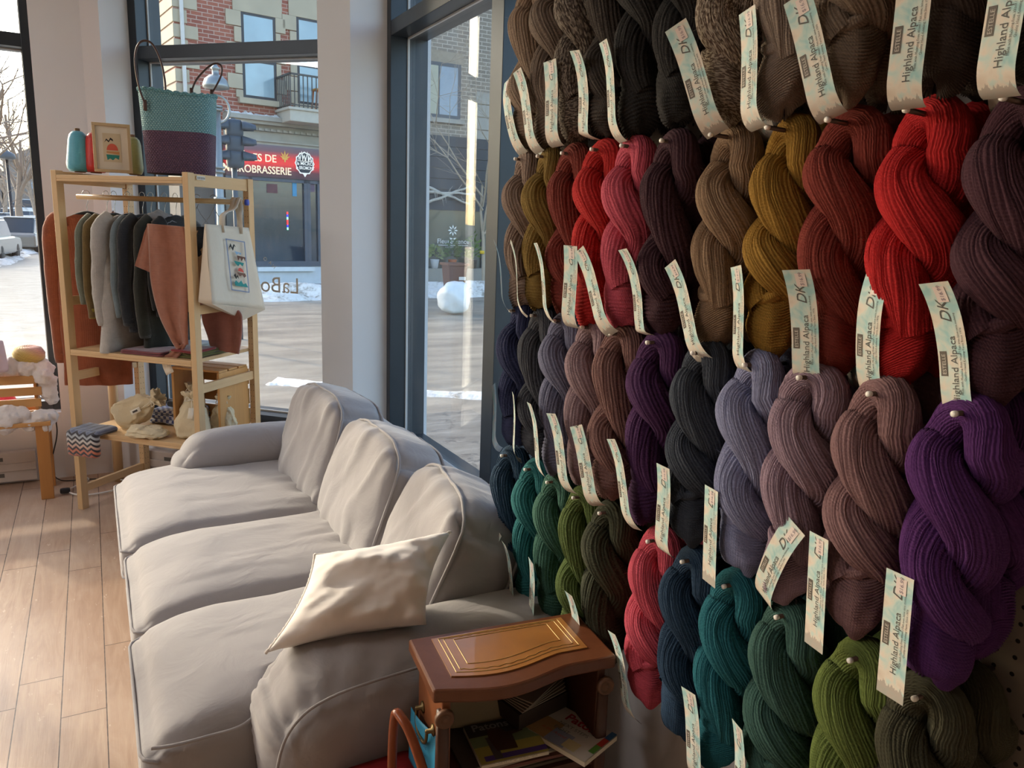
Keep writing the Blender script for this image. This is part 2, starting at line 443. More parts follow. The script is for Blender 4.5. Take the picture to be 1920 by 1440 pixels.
def m_sidewalk():
    n = NT('concrete_pavement'); c = n.coord(); x, y, z = n.sep(c)[:3]
    crack = n.math('LESS_THAN', n.math('ABSOLUTE', n.math('SUBTRACT', n.noise(n.map(c, (.6, .9, 1)), 1.1, 5, .6), .5)), .006)
    fy = n.math('FRACT', n.math('DIVIDE', y, 1.6)); jy = n.math('LESS_THAN', fy, .012)
    col = n.ramp(n.noise(n.map(c, (1, 3, 1)), 1.5, 6, .65), [(.35, '#655f57'), (.55, '#7f7a71'), (.7, '#98938a')])
    return n.out(n.mix(n.math('MULTIPLY', n.math('MAXIMUM', crack, jy), .7), col, '#4e4a45'), .5, n.bump(n.noise(c, 12, 4), .3, .01))
M_PAVE = m_sidewalk()
p1, p2 = pz(-30, 520, ZG), pz(76, 455, ZG)
mb = MB()
mb.prism([(-9, 5.45, ZG), (1.2, 5.45, ZG), (1.1, 9.5, ZG), (.2, 20, ZG), (p2.x+3.2, p2.y, ZG), (p2.x+.2, p2.y, ZG), (p1.x, p1.y, ZG), (-6, 14, ZG)], (0, 0, .04))
struct(mb.build('pavement_near', M_PAVE))
mb = MB(); mb.prism([(-.5, 22, ZG), (30, 23, ZG), (30, 30, ZG), (-.5, 30, ZG)], (0, 0, .1)); struct(mb.build('pavement_far', M_PAVE))
mb = MB(); mb.b2(1.62, 3.6, -3, 7.5, ZG, ZG+.06)
struct(mb.build('pavement_side', M_PAVE))
def snowbank(name, label, path, wid, h, seed=1, res=60):
    pts = smooth(path, res); mb = MB(); K = 10
    def fn(u, v):
        i = u*res; p = poly_at(path, u); q = poly_at(path, min(1, u+.01)); q0 = poly_at(path, max(0, u-.01)); t = (q-q0); t.normalize(); s_ = Vector((-t.y, t.x, 0))
        x = (v-.5)*2; ww = wid*(1+.25*fbm((u*20, seed, 0)))
        hh = h*max(0, 1-x*x)**.7*(.75+.8*fbm((p.x*1.3+x*2, p.y*1.3, seed), 1, 4))*min(1, min(u, 1-u)*30)
        return Vector((p.x, p.y, ZG-.02))+s_*x*ww/2+Vector((0, 0, max(0, hh)+.0))
    mb.grid(fn, res*4, K*2)
    return tag(mb.build(name, M_SNOW), label, 'snow bank')
snowbank('snow_bank', 'long lumpy snow bank along the far kerb of the street', [(1, 20.9, 0), (6, 21.1, 0), (12, 21.6, 0), (20, 22, 0)], 1.9, .34, 2)
snowbank('snow_bank', 'low grey snow ridge beside the kerb under the corner window', [(1.9, 10.0, 0), (2.9, 9.3, 0), (4.0, 8.4, 0), (6.2, 6.9, 0)], .5, .06, 5)
sp = [pz(-60, 500, ZG), pz(0, 480, ZG), pz(35, 466, ZG), pz(62, 452, ZG), pz(76, 441, ZG)]
snowbank('snow_bank', 'white snow strip between the parked cars and the pavement', [(p.x, p.y, 0) for p in sp], 2.6, .3, 7)

# ------------------------------------------------------------------ brick building with the red shop sign
def m_brick(c1, c2, mort, scale=1.0, name='brick'):
    n = NT(name); c = n.coord(); x, y, z = n.sep(c)[:3]
    b = n.n('TexBrick'); n.set(b.inputs['Vector'], n.comb(x, z)); b.inputs['Color1'].default_value = lin(c1); b.inputs['Color2'].default_value = lin(c2)
    b.inputs['Mortar'].default_value = lin(mort); b.inputs['Scale'].default_value = 1; b.inputs['Brick Width'].default_value = .24*scale
    b.inputs['Row Height'].default_value = .085*scale; b.inputs['Mortar Size'].default_value = .009*scale; b.inputs['Bias'].default_value = 0
    nz = n.noise(c, 1.4, 5, .6)
    col = n.mix(n.math('MULTIPLY', nz, .5), b.outputs[0], c2)
    return n.out(col, .8, n.bump(b.outputs['Fac'], -.4, .01))
M_BRICK = m_brick('#84483b', '#a05f4b', '#b9a698', 1.25, 'red_brick')
M_STONE = plain('#b3a68f', .8, var=.22, vscale=1.4)
M_GSTONE = plain('#a39d92', .8, var=.25, vscale=3)
M_DKFR = plain('#34353a', .5)
M_SHOPGL = plain('#2a3844', .06, var=.5, vscale=.9, Specular_IOR_Level=.8)
M_HOUSEGL = plain('#8fa6ae', .12, var=.35, vscale=1.1, Specular_IOR_Level=.8)
RA = math.radians(8)
A0 = Vector((2.36, 24, ZG)); dA = Vector((math.cos(RA), math.sin(RA), 0)); nA = Vector((math.sin(RA), -math.cos(RA), 0))
def pA(x, y):
    r = ray(x, y); t = (A0-CP).dot(nA)/r.dot(nA); P = CP+r*t
    return (P-A0).dot(dA), P.z-ZG
tA = thing('apartment_building', 'red brick corner building with stone window surrounds and a red shop sign', 'building', A0, RA)
MA = wm(tA)
def abox(mb, x0, x1, z0, z1, d0, d1, mi=0):   # d = distance in front of the facade
    mb.b2(x0, x1, -d1, -d0, z0, z1, mi)
def apx(mb, X0, Y0, X1, Y1, d0, d1, mi=0, ref=None):
    cx, cy = (X0+X1)/2, (Y0+Y1)/2
    x0 = pA(X0, cy)[0]; x1 = pA(X1, cy)[0]; z1 = pA(cx, Y0)[1]; z0 = pA(cx, Y1)[1]
    abox(mb, x0, x1, z0, z1, d0, d1, mi); return x0, x1, z0, z1
def ab(mb, name, mat, par=None, **k): return mb.build(name, mat, par or tA, local=True, **k)
zc0 = pA(500, 272)[1]; zs0 = pA(500, 333)[1]; zb = pA(550, 498)[1]
mb = MB(); mb.b2(0, 5.0, 0, 3, zc0, 11.5); ab(mb, 'brick_wall', M_BRICK)
mb = MB(); mb.b2(.0, 5.0, .25, 3, 0, zc0); ab(mb, 'ground_floor_wall', plain('#5d5650', .7))
mb = MB()
for k in range(22):
    wq = .34 if k % 2 else .62
    mb.b2(-.03, wq, -.04, 2.9, 5.2+k*.38-2.2, 5.2+k*.38-2.2+.33)
ab(mb, 'corner_quoins', M_STONE, bevel=.01)
mb = MB(); apx(mb, 338, -40, 345, 215, .06, .15); ab(mb, 'downpipe', plain('#cdc8c2', .5), bevel=.02)
def house_window(X0, Y0, X1, Y1, Ym):
    mb = MB(); x0, x1, z0, z1 = apx(mb, X0, Y0, X1, Y1, -.02, .03)
    fr = ab(mb, 'window_frame', M_DKFR)
    zm = pA((X0+X1)/2, Ym)[1]
    for a, b in ((z0+.09, zm-.04), (zm+.04, z1-.07)):
        mb = MB(); mb.b2(x0+.08, x1-.08, -.035, -.025, a, b); ab(mb, 'window_pane', M_HOUSEGL, fr)
    mb = MB(); abox(mb, x0-.22, x1+.2, z1, z1+.62, 0, .05)
    k = 0; zz = z1
    while zz > z0:
        wq = .2 if k % 2 else .42; h_ = .42
        abox(mb, x0-wq, x0, max(z0, zz-h_+.02), zz, 0, .06); abox(mb, x1, x1+wq*.7, max(z0, zz-h_+.02), zz, 0, .06); zz -= h_; k += 1
    ab(mb, 'stone_surround', M_STONE, bevel=.012)
    mb = MB(); abox(mb, x0-.14, x1+.14, z0-.16, z0, 0, .16); ab(mb, 'window_sill', M_STONE, bevel=.01)
    return x0, x1, z0, z1
house_window(453, 28, 517, 187, 116)
x0, x1, z0, z1 = house_window(556, 40, 640, 200, 128)
# balcony
mb = MB(); bx0, bx1, bz0, bz1 = apx(mb, 519, 217, 660, 240, -.02, 1.1); mb.b2(bx0-.06, bx1, -1.16, .0, bz1-.05, bz1+.03); bal = ab(mb, 'balcony', plain('#b9b2a4', .7), bevel=.02)
mb = MB(); zt = bz1+.95
mb.b2(bx0, bx1, -1.12, -1.07, zt-.05, zt); mb.b2(bx0, bx0+.05, -1.12, 0, zt-.05, zt); mb.b2(bx0, bx1, -1.11, -1.08, bz1+.08, bz1+.11); mb.b2(bx0+.01, bx0+.04, -1.1, 0, bz1+.08, bz1+.11)
k = bx0
while k < bx1: mb.b2(k, k+.025, -1.11, -1.085, bz1, zt); k += .13
for j in range(8): mb.b2(bx0+.01, bx0+.035, -1.1+j*.14, -1.075+j*.14, bz1, zt)
ab(mb, 'railing', plain('#4a4744', .5), bal)
cx = pA(585, 200)[0]
tch = thing('balcony_chair', 'small orange wooden stool standing on the balcony across the street', 'stool', MA @ Vector((cx, -.75, bz1+.03)), RA)
mb = MB(); mb.b2(-.25, .25, -.18, .18, .58, .62); mb.build('seat', plain('#c98a2e', .5), tch, local=True)
for sx in (-1, 1):
    for sy in (-1, 1):
        mb = MB(); mb.beam((sx*.2, sy*.13, .58), (sx*.25, sy*.17, 0), .04, .04); mb.build('leg', plain('#b0622a', .5), tch, local=True)
# cornice in stepped mouldings
mb = MB(); zt = pA(500, 222)[1]
H = zt-zc0
for k, (a, b, d) in enumerate(((0, .1, .12), (.1, .16, .2), (.16, .5, .06), (.5, .58, .16), (.58, .72, .1), (.72, .84, .34), (.84, 1.0, .45))):
    abox(mb, 1.2, 5.0, zc0+H*a, zc0+H*b, -.1, d)
for k in range(21): abox(mb, 1.25+k*.18, 1.33+k*.18, zc0+H*.5, zc0+H*.585, .1, .22)
ab(mb, 'cornice', M_GSTONE)
mb = MB(); mb.grid(lambda u, v: Vector((1.2+u*3.8, -.02-.42*v, zt+.06*max(0, math.sin(v*PI))*(1+1.5*fbm((u*30, v*2, 3))))), 160, 6); ab(mb, 'snow_on_cornice', M_SNOW)
# sign band
def m_sign():
    n = NT('backlit_sign'); x, y, z = n.sep(n.coord())[:3]
    f = n.math('DIVIDE', n.math('SUBTRACT', z, zs0), zc0-zs0)
    g = n.ramp(f, [(0, '#3c2a30'), (.22, '#5b2c34'), (.45, '#e2322f'), (.62, '#d8302e'), (.82, '#6a4850'), (1, '#5b5560')])
    return n.out(g, .5, Emission_Color=g, Emission_Strength=.35)
mb = MB(); abox(mb, 1.2, 5.0, zs0, zc0, -.1, .12); sg = ab(mb, 'sign_board', m_sign())
M_LET = plain('#f0d9b8', .4, Emission_Color=lin('#ffe2b8'), Emission_Strength=.35)
def fit(mb, txt, X0, X1, yb, H_px, d=.14, shear=0, mi=0, bold=0):
    x0, z0 = pA(X0, yb); x1 = pA(X1, yb)[0]; hz = pA((X0+X1)/2, yb-H_px)[1]-pA((X0+X1)/2, yb)[1]
    vs, fs = text2d(txt, 1, shear, 1.0, bold); mx = max(v.x for v in vs); mn = min(v.x for v in vs); my = max(v.y for v in vs if True)
    mb.add([Vector((x0+(v.x-mn)/(mx-mn)*(x1-x0), -d, z0+v.y/.7*hz)) for v in vs], fs, mi=mi, smooth=False)
for tx_ in (('BIÈRES DE', 437, 515, 299, 14), ('MICROBRASSERIE', 416, 543, 320, 14), ('VINS', 596, 640, 312, 16)):
    mb = MB(); fit(mb, *tx_, bold=.012); ab(mb, 'sign_lettering', M_LET, sg, solid=.02)
def leaf(mb, X, Y, s):
    x0, z0 = pA(X, Y); k = (pA(X+s, Y)[0]-x0)
    for a, L in ((90, 1.0), (58, .88), (122, .88), (25, .7), (155, .7), (-12, .4), (192, .4)):
        r = math.radians(a); d = Vector((math.cos(r), 0, math.sin(r))); q = Vector((-math.sin(r), 0, math.cos(r)))
        b = Vector((x0, -.145, z0)); mb.add([b, b+d*L*k*.5+q*.1*k, b+d*L*k, b+d*L*k*.5-q*.1*k], [(0, 1, 2, 3)], smooth=False)
    mb.b2(x0-.02, x0+.02, -.15, -.14, z0-.4*k, z0)
for lx, ly in ((421, 294), (531, 298)):
    mb = MB(); leaf(mb, lx, ly, 15); ab(mb, 'leaf_emblem', plain('#c9a24c', .5, Emission_Color=lin('#c9a24c'), Emission_Strength=.25), sg)
# round brewery badge
mb = MB(); bx, bz = pA(568, 307); k = pA(585, 307)[0]-bx
def star(r0, r1, n_, d, mi):
    poly = []
    for i in range(n_*2):
        a = PI*i/n_; r = r0 if i % 2 else r1; poly.append((bx+math.cos(a)*r*k, -d, bz+math.sin(a)*r*k*1.12))
    mb.add(poly, [list(range(len(poly)))], mi=mi, smooth=False)
star(.98, 1.08, 12, .14, 0); star(.88, .95, 12, .145, 1)
for dx, hh, ww in ((-.32, 1.25, .3), (.3, 1.25, .3), (-.05, .9, .28), (-.6, .8, .2), (.6, .8, .22)):
    mb.add([Vector((bx+(dx-ww)*k, -.15, bz+.2*k)), Vector((bx+(dx+ww)*k, -.15, bz+.2*k)), Vector((bx+dx*k, -.15, bz+hh*k))], [(0, 1, 2)], mi=0, smooth=False)
    mb.add([Vector((bx+(dx-ww*.6)*k, -.155, bz+.26*k)), Vector((bx+(dx+ww*.2)*k, -.155, bz+.26*k)), Vector((bx+dx*k, -.155, bz+(hh-.2)*k))], [(0, 1, 2)], mi=1, smooth=False)
mb.add([Vector((bx-.3*k, -.15, bz-.95*k)), Vector((bx+.3*k, -.15, bz-.95*k)), Vector((bx, -.15, bz-1.4*k))], [(0, 2, 1)], mi=0, smooth=False)
fit(mb, 'la MICRO', 553, 583, 309, 6, d=.16, mi=0, bold=.02); fit(mb, 'le BROMONT', 552, 586, 317, 6, d=.16, mi=0, bold=.02)
ab(mb, 'brewery_badge', [plain('#efe9e0', .5, Emission_Color=lin('#efe9e0'), Emission_Strength=.3), plain('#2c2f38', .5)], sg)
# storefront
mb = MB(); abox(mb, 1.2, 5.0, zb, zs0, -.06, .0); ab(mb, 'shop_glass', M_SHOPGL)
mb = MB()
for X in (405, 470, 572, 578, 597, 640):
    x = pA(X, 400)[0]; abox(mb, x-.05, x+.05, zb, zs0, 0, .08)
abox(mb, 1.2, 5.0, zb-.02, zb+.14, 0, .1); abox(mb, 1.2, 5.0, zs0-.1, zs0, 0, .08)
ab(mb, 'shop_window_frame', plain('#4a4f5a', .45))
mb = MB(); abox(mb, 1.2, 5.0, 0, zb-.02, -.1, .06); ab(mb, 'white_plinth', plain('#c9cdd0', .6))
mb = MB(); apx(mb, 480, 500, 586, 508, .06, .2); ab(mb, 'plinth_ledge', plain('#d6d9da', .6))
mb = MB(); x, z = pA(539, 428)
for i, cc in enumerate((0, 1, 2, 0, 0, 1, 2)): mb.b2(x-.02, x+.02, -.03, -.01, z+.42-i*.06*1.3, z+.49-i*.06*1.3, mi=cc)
ab(mb, 'neon_strip', [plain(c_, .5, Emission_Color=lin(c_), Emission_Strength=2.0) for c_ in ('#ff3535', '#3535ff', '#8fffd0')])
# goods seen in the dark shop window
for k, (X0, Y0, X1, Y1, c_) in enumerate(((500, 345, 520, 362, '#5a3038'), (548, 340, 556, 368, '#3f88b0'), (575, 345, 590, 360, '#645062'))):
    mb = MB(); apx(mb, X0, Y0, X1, Y1, .01, .015); ab(mb, 'window_poster', plain(c_, .5))

# ------------------------------------------------------------------ grey brick building with the flower shop
YB = 25.0
tB = thing('brick_building', 'pale brick building with a black fascia and a flower shop window', 'building', (7.75, YB, ZG))
M_BRICK2 = m_brick('#7b7065', '#918576', '#c4b8a8', 1.5, 'pale_brick')
def bpx(mb, X0, Y0, X1, Y1, d0, d1, mi=0):
    cx, cy = (X0+X1)/2, (Y0+Y1)/2
    a, b = pY(X0, cy, YB).x, pY(X1, cy, YB).x; c_, d_ = pY(cx, Y1, YB).z, pY(cx, Y0, YB).z
    mb.b2(a, b, YB-d1, YB-d0, c_, d_, mi); return a, b, c_, d_
def bb(mb, name, mat, par=None, **k): return mb.build(name, mat, par or tB, **k)
mb = MB(); mb.b2(7.75, 26, YB, YB+8, ZG, 13); bb(mb, 'brick_wall', M_BRICK2)
mb = MB(); x0, x1, z0, z1 = bpx(mb, 790, 117, 863, 222, -.02, .05); wf = bb(mb, 'window_frame', plain('#4c5158', .5))
xm = (x0+x1)/2-.1
for a, b, mt in ((x0+.1, xm-.03, plain('#a8a48e', .3, var=.3, vscale=2)), (xm+.03, x1-.12, plain('#8793a0', .15, var=.2))):
    mb = MB(); mb.b2(a, b, YB-.06, YB-.045, z0+.12, z1-.12); bb(mb, 'window_pane', mt, wf)
mb = MB(); mb.b2(x0-.1, x1+.12, YB-.16, YB, z0-.14, z0); bb(mb, 'window_sill', M_GSTONE)
mb = MB(); mb.b2(x0-.1, x1+.1, YB-.02, YB+.02, z1, z1+.36); bb(mb, 'soldier_course', plain('#9c8f7d', .8, var=.3, vscale=9))
mb = MB()
for k in range(4):
    for i in range(2): mb.b2(11.9+i*.9, 12.8+i*.9, YB-.03, YB, 4.4+k*.42, 4.79+k*.42)
bb(mb, 'stone_blocks', M_GSTONE, bevel=.01)
z1 = pY(850, 256, YB).z; z0 = pY(850, 395, YB).z; zp = pY(850, 523, YB).z
mb = MB()
for k in range(7):
    h_ = (z1-z0)/7; mb.b2(7.75, 26, YB-.12-.02*(k % 2), YB, z0+k*h_, z0+(k+1)*h_-.015)
bb(mb, 'fascia_cladding', plain('#2f3238', .55, var=.2))
mb = MB(); mb.b2(7.75, 26, YB-.04, YB, zp, z0); bb(mb, 'shop_glass', plain('#4a5048', .08, var=.5, vscale=1.2, Specular_IOR_Level=.8))
mb = MB(); mb.b2(7.75, 26, YB-.14, YB, ZG, zp); bb(mb, 'white_plinth', plain('#c5c8c8', .6))
mb = MB()
for x in (8.9, 10.1, 12.2, 15):
    mb = MB(); mb.b2(x, x+.09, YB-.1, YB, zp, z0); bb(mb, 'shop_window_post', plain('#2f3238', .5))
mb = MB()
def fitB(mb, txt, X0, X1, yb, H_px, d=.06):
    a = pY(X0, yb, YB); b = pY(X1, yb, YB); hz = pY(X0, yb-H_px, YB).z-a.z
    vs, fs = text2d(txt, 1); mx = max(v.x for v in vs); mn = min(v.x for v in vs)
    mb.add([Vector((lerp(a.x, b.x, (v.x-mn)/(mx-mn)), YB-d, a.z+v.y/.7*hz)) for v in vs], fs, smooth=False)
fitB(mb, 'Fleuressence', 819, 878, 456, 9); fitB(mb, 'FLEURISTE FLORIST', 834, 862, 465, 3)
a, b = pY(820, 459, YB), pY(876, 459, YB); mb.b2(a.x, b.x, YB-.06, YB-.055, a.z-.015, a.z+.005)
c0 = pY(848, 432, YB); k = .17
for i in range(8):
    r = i*PI/4; d = Vector((math.cos(r), 0, math.sin(r))); q = Vector((-math.sin(r), 0, math.cos(r))); b_ = Vector((c0.x, YB-.06, c0.z))
    mb.add([b_+d*.25*k, b_+d*.7*k+q*.17*k, b_+d*1.15*k, b_+d*.7*k-q*.17*k], [(0, 1, 2, 3)], smooth=False)
for sx in (-1, 1):
    mb.add([Vector((c0.x, YB-.06, c0.z-.28)), Vector((c0.x+sx*.08, YB-.06, c0.z-.32)), Vector((c0.x+sx*.13, YB-.06, c0.z-.25)), Vector((c0.x+sx*.05, YB-.06, c0.z-.26))], [(0, 1, 2, 3)], smooth=False)
bb(mb, 'florist_lettering', plain('#e4e8e4', .5))
# crossed birch poles on the fascia
mb = MB()
for X0, Y0, X1, Y1 in ((797, 382, 884, 348), (797, 349, 880, 383), (797, 360, 890, 364)):
    a, b = pY(X0, Y0, YB-.22), pY(X1, Y1, YB-.25); mb.tube([lerp(a, b, t/6)+Vector((0, 0, .02*math.sin(t*2.1))) for t in range(7)], [.055-.004*t for t in range(7)], 8)
    for j in range(7):
        t = random.Random(j+X0+Y0).random(); p = lerp(a, b, t); mb.tube([p, p+Vector((.25*math.cos(j*2.4), -.1, .3*math.sin(j*2.4)))], [.012, .004], 4)
tag(mb.build('birch_poles', plain('#b9b3a8', .7, var=.35, vscale=12)), 'three crossed birch poles fixed on the black shop fascia', 'decoration')
# plants in the florist's window
def plant(name, label, X, Y, h, col, pot):
    c_ = pY(X, Y, YB-.5); t = thing(name, label, 'plant', (c_.x, YB-.5, c_.z))
    mb = MB(); mb.lathe([(.1, 0), (.15, .28), (.16, .3), (.13, .3)], (c_.x, YB-.5, c_.z), 14); mb.build('pot', plain(pot, .6), t)
    rnd = random.Random(X); mb = MB()
    for i in range(70):
        a = rnd.random()*2*PI; b = rnd.random()*1.3; p = Vector((c_.x+math.cos(a)*.2*b, YB-.5+math.sin(a)*.2*b, c_.z+.35+h*rnd.random()*(1.25-b*.6)))
        d = Vector((math.cos(a), math.sin(a)*.6, rnd.random()-.3)).normalized(); q = d.cross(Vector((0, 1, .3))).normalized()
        mb.add([p, p+d*.09+q*.035, p+d*.2, p+d*.09-q*.035], [(0, 1, 2, 3)])
    mb.build('leaves', plain(col, .5), t)
mbs = MB(); mbs.b2(7.9, 13.0, YB-.72, YB-.16, ZG+.12, pY(830, 503, YB-.5).z); tag(mbs.build('plant_bench', plain('#8d887e', .7)), 'low grey ledge carrying the potted plants outside the florist', 'bench')
plant('potted_plant', 'bushy green plant in an orange pot outside the florist', 848, 503, .55, '#53693c', '#b0623a')
plant('potted_plant', 'pale green plant in a white pot outside the florist', 815, 503, .35, '#7d8c56', '#c9ccd0')
plant('potted_plant', 'tall leafy green plant beside the young street tree', 887, 503, .7, '#5f7a3a', '#55504a')
# brown wheeled bin
c_ = pz(851, 561, ZG+.08); t = thing('wheeled_bin', 'brown wheeled refuse bin on the far pavement by the snow bank', 'bin', (c_.x, c_.y, ZG+.1))
mb = MB(); mb.add([Vector((c_.x+x*w_, c_.y+y*w_, ZG+z)) for z, w_ in ((.14, .2), (1.0, .27)) for x, y in ((-1, -1), (1, -1), (1, 1), (-1, 1))], [(3, 2, 1, 0), (4, 5, 6, 7), (0, 1, 5, 4), (1, 2, 6, 5), (2, 3, 7, 6), (3, 0, 4, 7)], smooth=False)
mb.build('body', plain('#5f3c30', .6), t, bevel=.02)
mb = MB(); mb.box((c_.x, c_.y, ZG+1.03), (.62, .6, .07)); mb.tube([(c_.x-.25, c_.y+.3, ZG+1.0), (c_.x+.25, c_.y+.3, ZG+1.0)], .03); mb.build('lid', plain('#6b4636', .5), t, bevel=.02)
for sx in (-1, 1):
    mb = MB(); mb.lathe([(.02, -.03), (.12, -.03), (.12, .03), (.02, .03)], (c_.x+sx*.22, c_.y+.2, ZG+.22), 14, M=Matrix.Rotation(PI/2, 3, 'Y')); mb.build('wheel', plain('#222222', .6), t)
mb = MB(); mb.box((c_.x+.12, c_.y-.26, ZG+.66), (.2, .015, .09)); mb.build('sticker', plain('#d8d4cc', .5), t)
c_ = pz(852, 583, ZG+.08); mb = MB(); mb.rbox((c_.x, c_.y, ZG+.4), (.75, .6, .72), .3, 8, fn=lambda p, q: p*(1+.2*fbm(p, 4))); tag(mb.build('rubbish_bag', plain('#dfe3e2', .3)), 'white full rubbish bag on the snow in front of the brown bin', 'bag')

# ------------------------------------------------------------------ trees, lamps, cars
M_BARK = plain('#7d7061', .85, var=.3, vscale=6)
def tree(name, label, base, height, spread, seed, depth=5, r0=.12, mat=None, lean=0, first=.3, split=3, group=None):
    rnd = random.Random(seed); mb = MB(); base = Vector(base)
    def grow(p, d, L, r, lev):
        n_ = 4; pts = [p]; rs = [r]
        for i in range(n_):
            d = (d+Vector((rnd.uniform(-1, 1), rnd.uniform(-1, 1), rnd.uniform(-.3, .5)))*.16).normalized()
            p = p+d*L/n_; pts.append(p); rs.append(max(.004, r*(1-.5*(i+1)/n_)))
        mb.tube(pts, rs, 6 if lev < 2 else 3, cap=False)
        if lev >= depth: return
        k = split if lev else split+2
        for j in range(k):
            q = pts[rnd.randint(1 if lev else 2, n_)] if lev else lerp(pts[2], pts[4], rnd.random())
            a = rnd.random()*2*PI; tilt = rnd.uniform(.35, .95)*spread
            u = d.orthogonal().normalized(); v = d.cross(u)
            nd = (d*math.cos(tilt)+(u*math.cos(a)+v*math.sin(a))*math.sin(tilt)).normalized()
            grow(q, nd, L*rnd.uniform(.6, .85), max(.006, r*.5), lev+1)
    grow(base, Vector((lean, 0, 1)).normalized(), height*first, r0, 0)
    return tag(mb.build(name, mat or M_BARK), label, 'tree', group)
c_ = pY(906, 548, 22.3); c_.z = ZG
t = tree('street_tree', 'slim bare young tree in front of the florist shop', c_, 6.4, 1.0, 11, 4, .07, plain('#a89a86', .8), 0, .52, 3)
mb = MB(); q = pY(904, 473, 22.3); mb.lathe([(.075, -.05), (.075, .05)], (q.x, 22.3, q.z), 12); mb.build('yellow_band', plain('#d8b21e', .5), t)
c_ = pz(17, 474, ZG)
tree('sapling', 'thin bare sapling beside the black street lamp', (c_.x-.4, c_.y-2, ZG), 5.5, .8, 5, 4, .05, M_BARK, -.08, .4)
for k, (X, Yd, h, sd_) in enumerate(((-30, 34, 13, 3), (40, 52, 15, 8), (-90, 45, 14, 21), (75, 75, 16, 31), (10, 85, 15, 41))):
    r = ray(X, 400); c_ = CP+r*(Yd/r.y); c_.z = ZG
    tree('bare_tree', ['bare spreading tree nearest the pavement lamp', 'tall bare tree rising over the parked cars', 'bare tree at the left edge of the street view', 'distant bare tree beside the window jamb', 'distant bare tree at the end of the street'][k], c_, h, 1.0, sd_, 5, .24, plain('#9a8877', .85), 0, .3, 3)
# distant row of houses closing the street
mb = MB()
rnd = random.Random(4)
for k in range(9):
    x = -44+k*7; mb = MB(); hh = 6+rnd.random()*4
    mb.b2(x, x+6.6, 118, 126, ZG+1.5, hh); mb.prism([(x-.2, 117.6, hh), (x+6.8, 117.6, hh), (x+3.3, 117.6, hh+1.8)], (0, 9, 0))
    for j in range(3):
        for i in range(2): mb.b2(x+1+j*1.9, x+2+j*1.9, 117.9, 118, 1.2+i*3, 2.8+i*3, mi=1)
    tag(mb.build('distant_house', [plain(('#7b6f68', '#6c625e', '#857a72')[k % 3], .8), plain('#9aa3ab', .3)]), 'distant row house closing off the end of the snowy street', 'house', 'distant row houses at the end of the street')
# black street lamp
c_ = pz(29, 468, ZG); t = thing('street_lamp', 'black street lamp with a domed hood beside the parked cars', 'street lamp', c_)
ht = pY(18, 300, c_.y).z-ZG
mb = MB(); mb.tube([(0, 0, 0), (0, 0, .5), (0, 0, .52), (-.02, 0, ht)], [.2, .18, .09, .07], 10); mb.build('pole', plain('#2e2f33', .5), t, local=True)
mb = MB(); mb.lathe([(.06, ht), (.34, ht+.05), (.42, ht+.1), (.36, ht+.3), (.18, ht+.42), (.05, ht+.46), (.04, ht+.6), (0.01, ht+.66)], (0, 0, 0), 16); mb.build('hood', plain('#5a636b', .4), t, local=True)
for i, (X, Y) in enumerate(((3, 478), (18, 472))):
    c_ = pz(X, Y, ZG); mb = MB(); mb.tube([c_, c_+Vector((0, 0, 1.15))], .09, 10); tag(mb.build('bollard', plain('#9a9286', .7)), ('grey bollard at the left edge beside the sapling', 'grey bollard between the sapling and the street lamp')[i], 'bollard')
# silver street lamp outside the corner window
DL = 13.0
c_ = pD(411, 330, DL); t = thing('street_lamp', 'silver hooded street lamp seen through the basket bag handle', 'street lamp', (c_.x, c_.y, ZG))
zt = pD(404, 198, DL).z-ZG; M_SIL = plain('#8f9392', .35, .6)
mb = MB(); mb.tube([(0, 0, 0), (0, 0, zt)], [.07, .055], 10)
for Y in (200, 206, 314, 322, 372, 380): z_ = pD(408, Y, DL).z-ZG; mb.lathe([(.03, z_-.015), (.09, z_-.015), (.09, z_+.015), (.03, z_+.015)], (0, 0, 0), 12)
mb.build('pole', M_SIL, t, local=True)
top = pD(405, 160, DL); tx, ty = top.x-c_.x, top.y-c_.y; tz = top.z-ZG
mb = MB(); mb.tube([(tx+.18*math.sin(a), ty, tz-.14-.22*(1-math.cos(a))*.9) for a in [PI*k/12 for k in range(13)]], .018, 6); mb.build('bracket', M_SIL, t, local=True)
mb = MB(); mb.lathe([(.1, tz-.06), (.19, tz-.04), (.19, tz), (.16, tz+.08), (.09, tz+.14), (.05, tz+.15), (.05, tz+.22), (.07, tz+.24), (.03, tz+.28), (.008, tz+.34)], (tx, ty, 0), 18); mb.build('hood', M_SIL, t, local=True)
# traffic light
DT = 14.0
c_ = pD(440, 330, DT); t = thing('traffic_light', 'dark grey traffic light with three hooded lenses in front of the red sign', 'traffic light', (c_.x, c_.y, ZG))
mb = MB(); mb.tube([(0, 0, 0), (0, 0, pD(438, 222, DT).z-ZG)], .045, 10); mb.build('pole', plain('#4b5259', .5), t, local=True)
M_TL = plain('#3e4853', .5, var=0)
for Y in (243, 271, 299):
    z_ = pD(440, Y, DT).z-ZG
    mb = MB(); mb.rbox((0, -.12, z_), (.27, .2, .29), .05, 4)
    mb.build('signal_head', M_TL, t, local=True)
    for sx in (-1, 1):
        mb = MB(); mb.add([Vector((sx*(.1+(.13+.09*(1-v))*u), -.16+.11*math.cos(a), z_+.01+(.125-.05*u)*math.sin(a))) for u in (0, .35, .7, 1) for v in (0,) for a in [PI*(-.08+1.16*k/10) for k in range(11)]],
                          [(i*11+k, i*11+k+1, (i+1)*11+k+1, (i+1)*11+k) for i in range(3) for k in range(10)])
        mb.build('visor', M_TL, t, local=True, solid=.008)
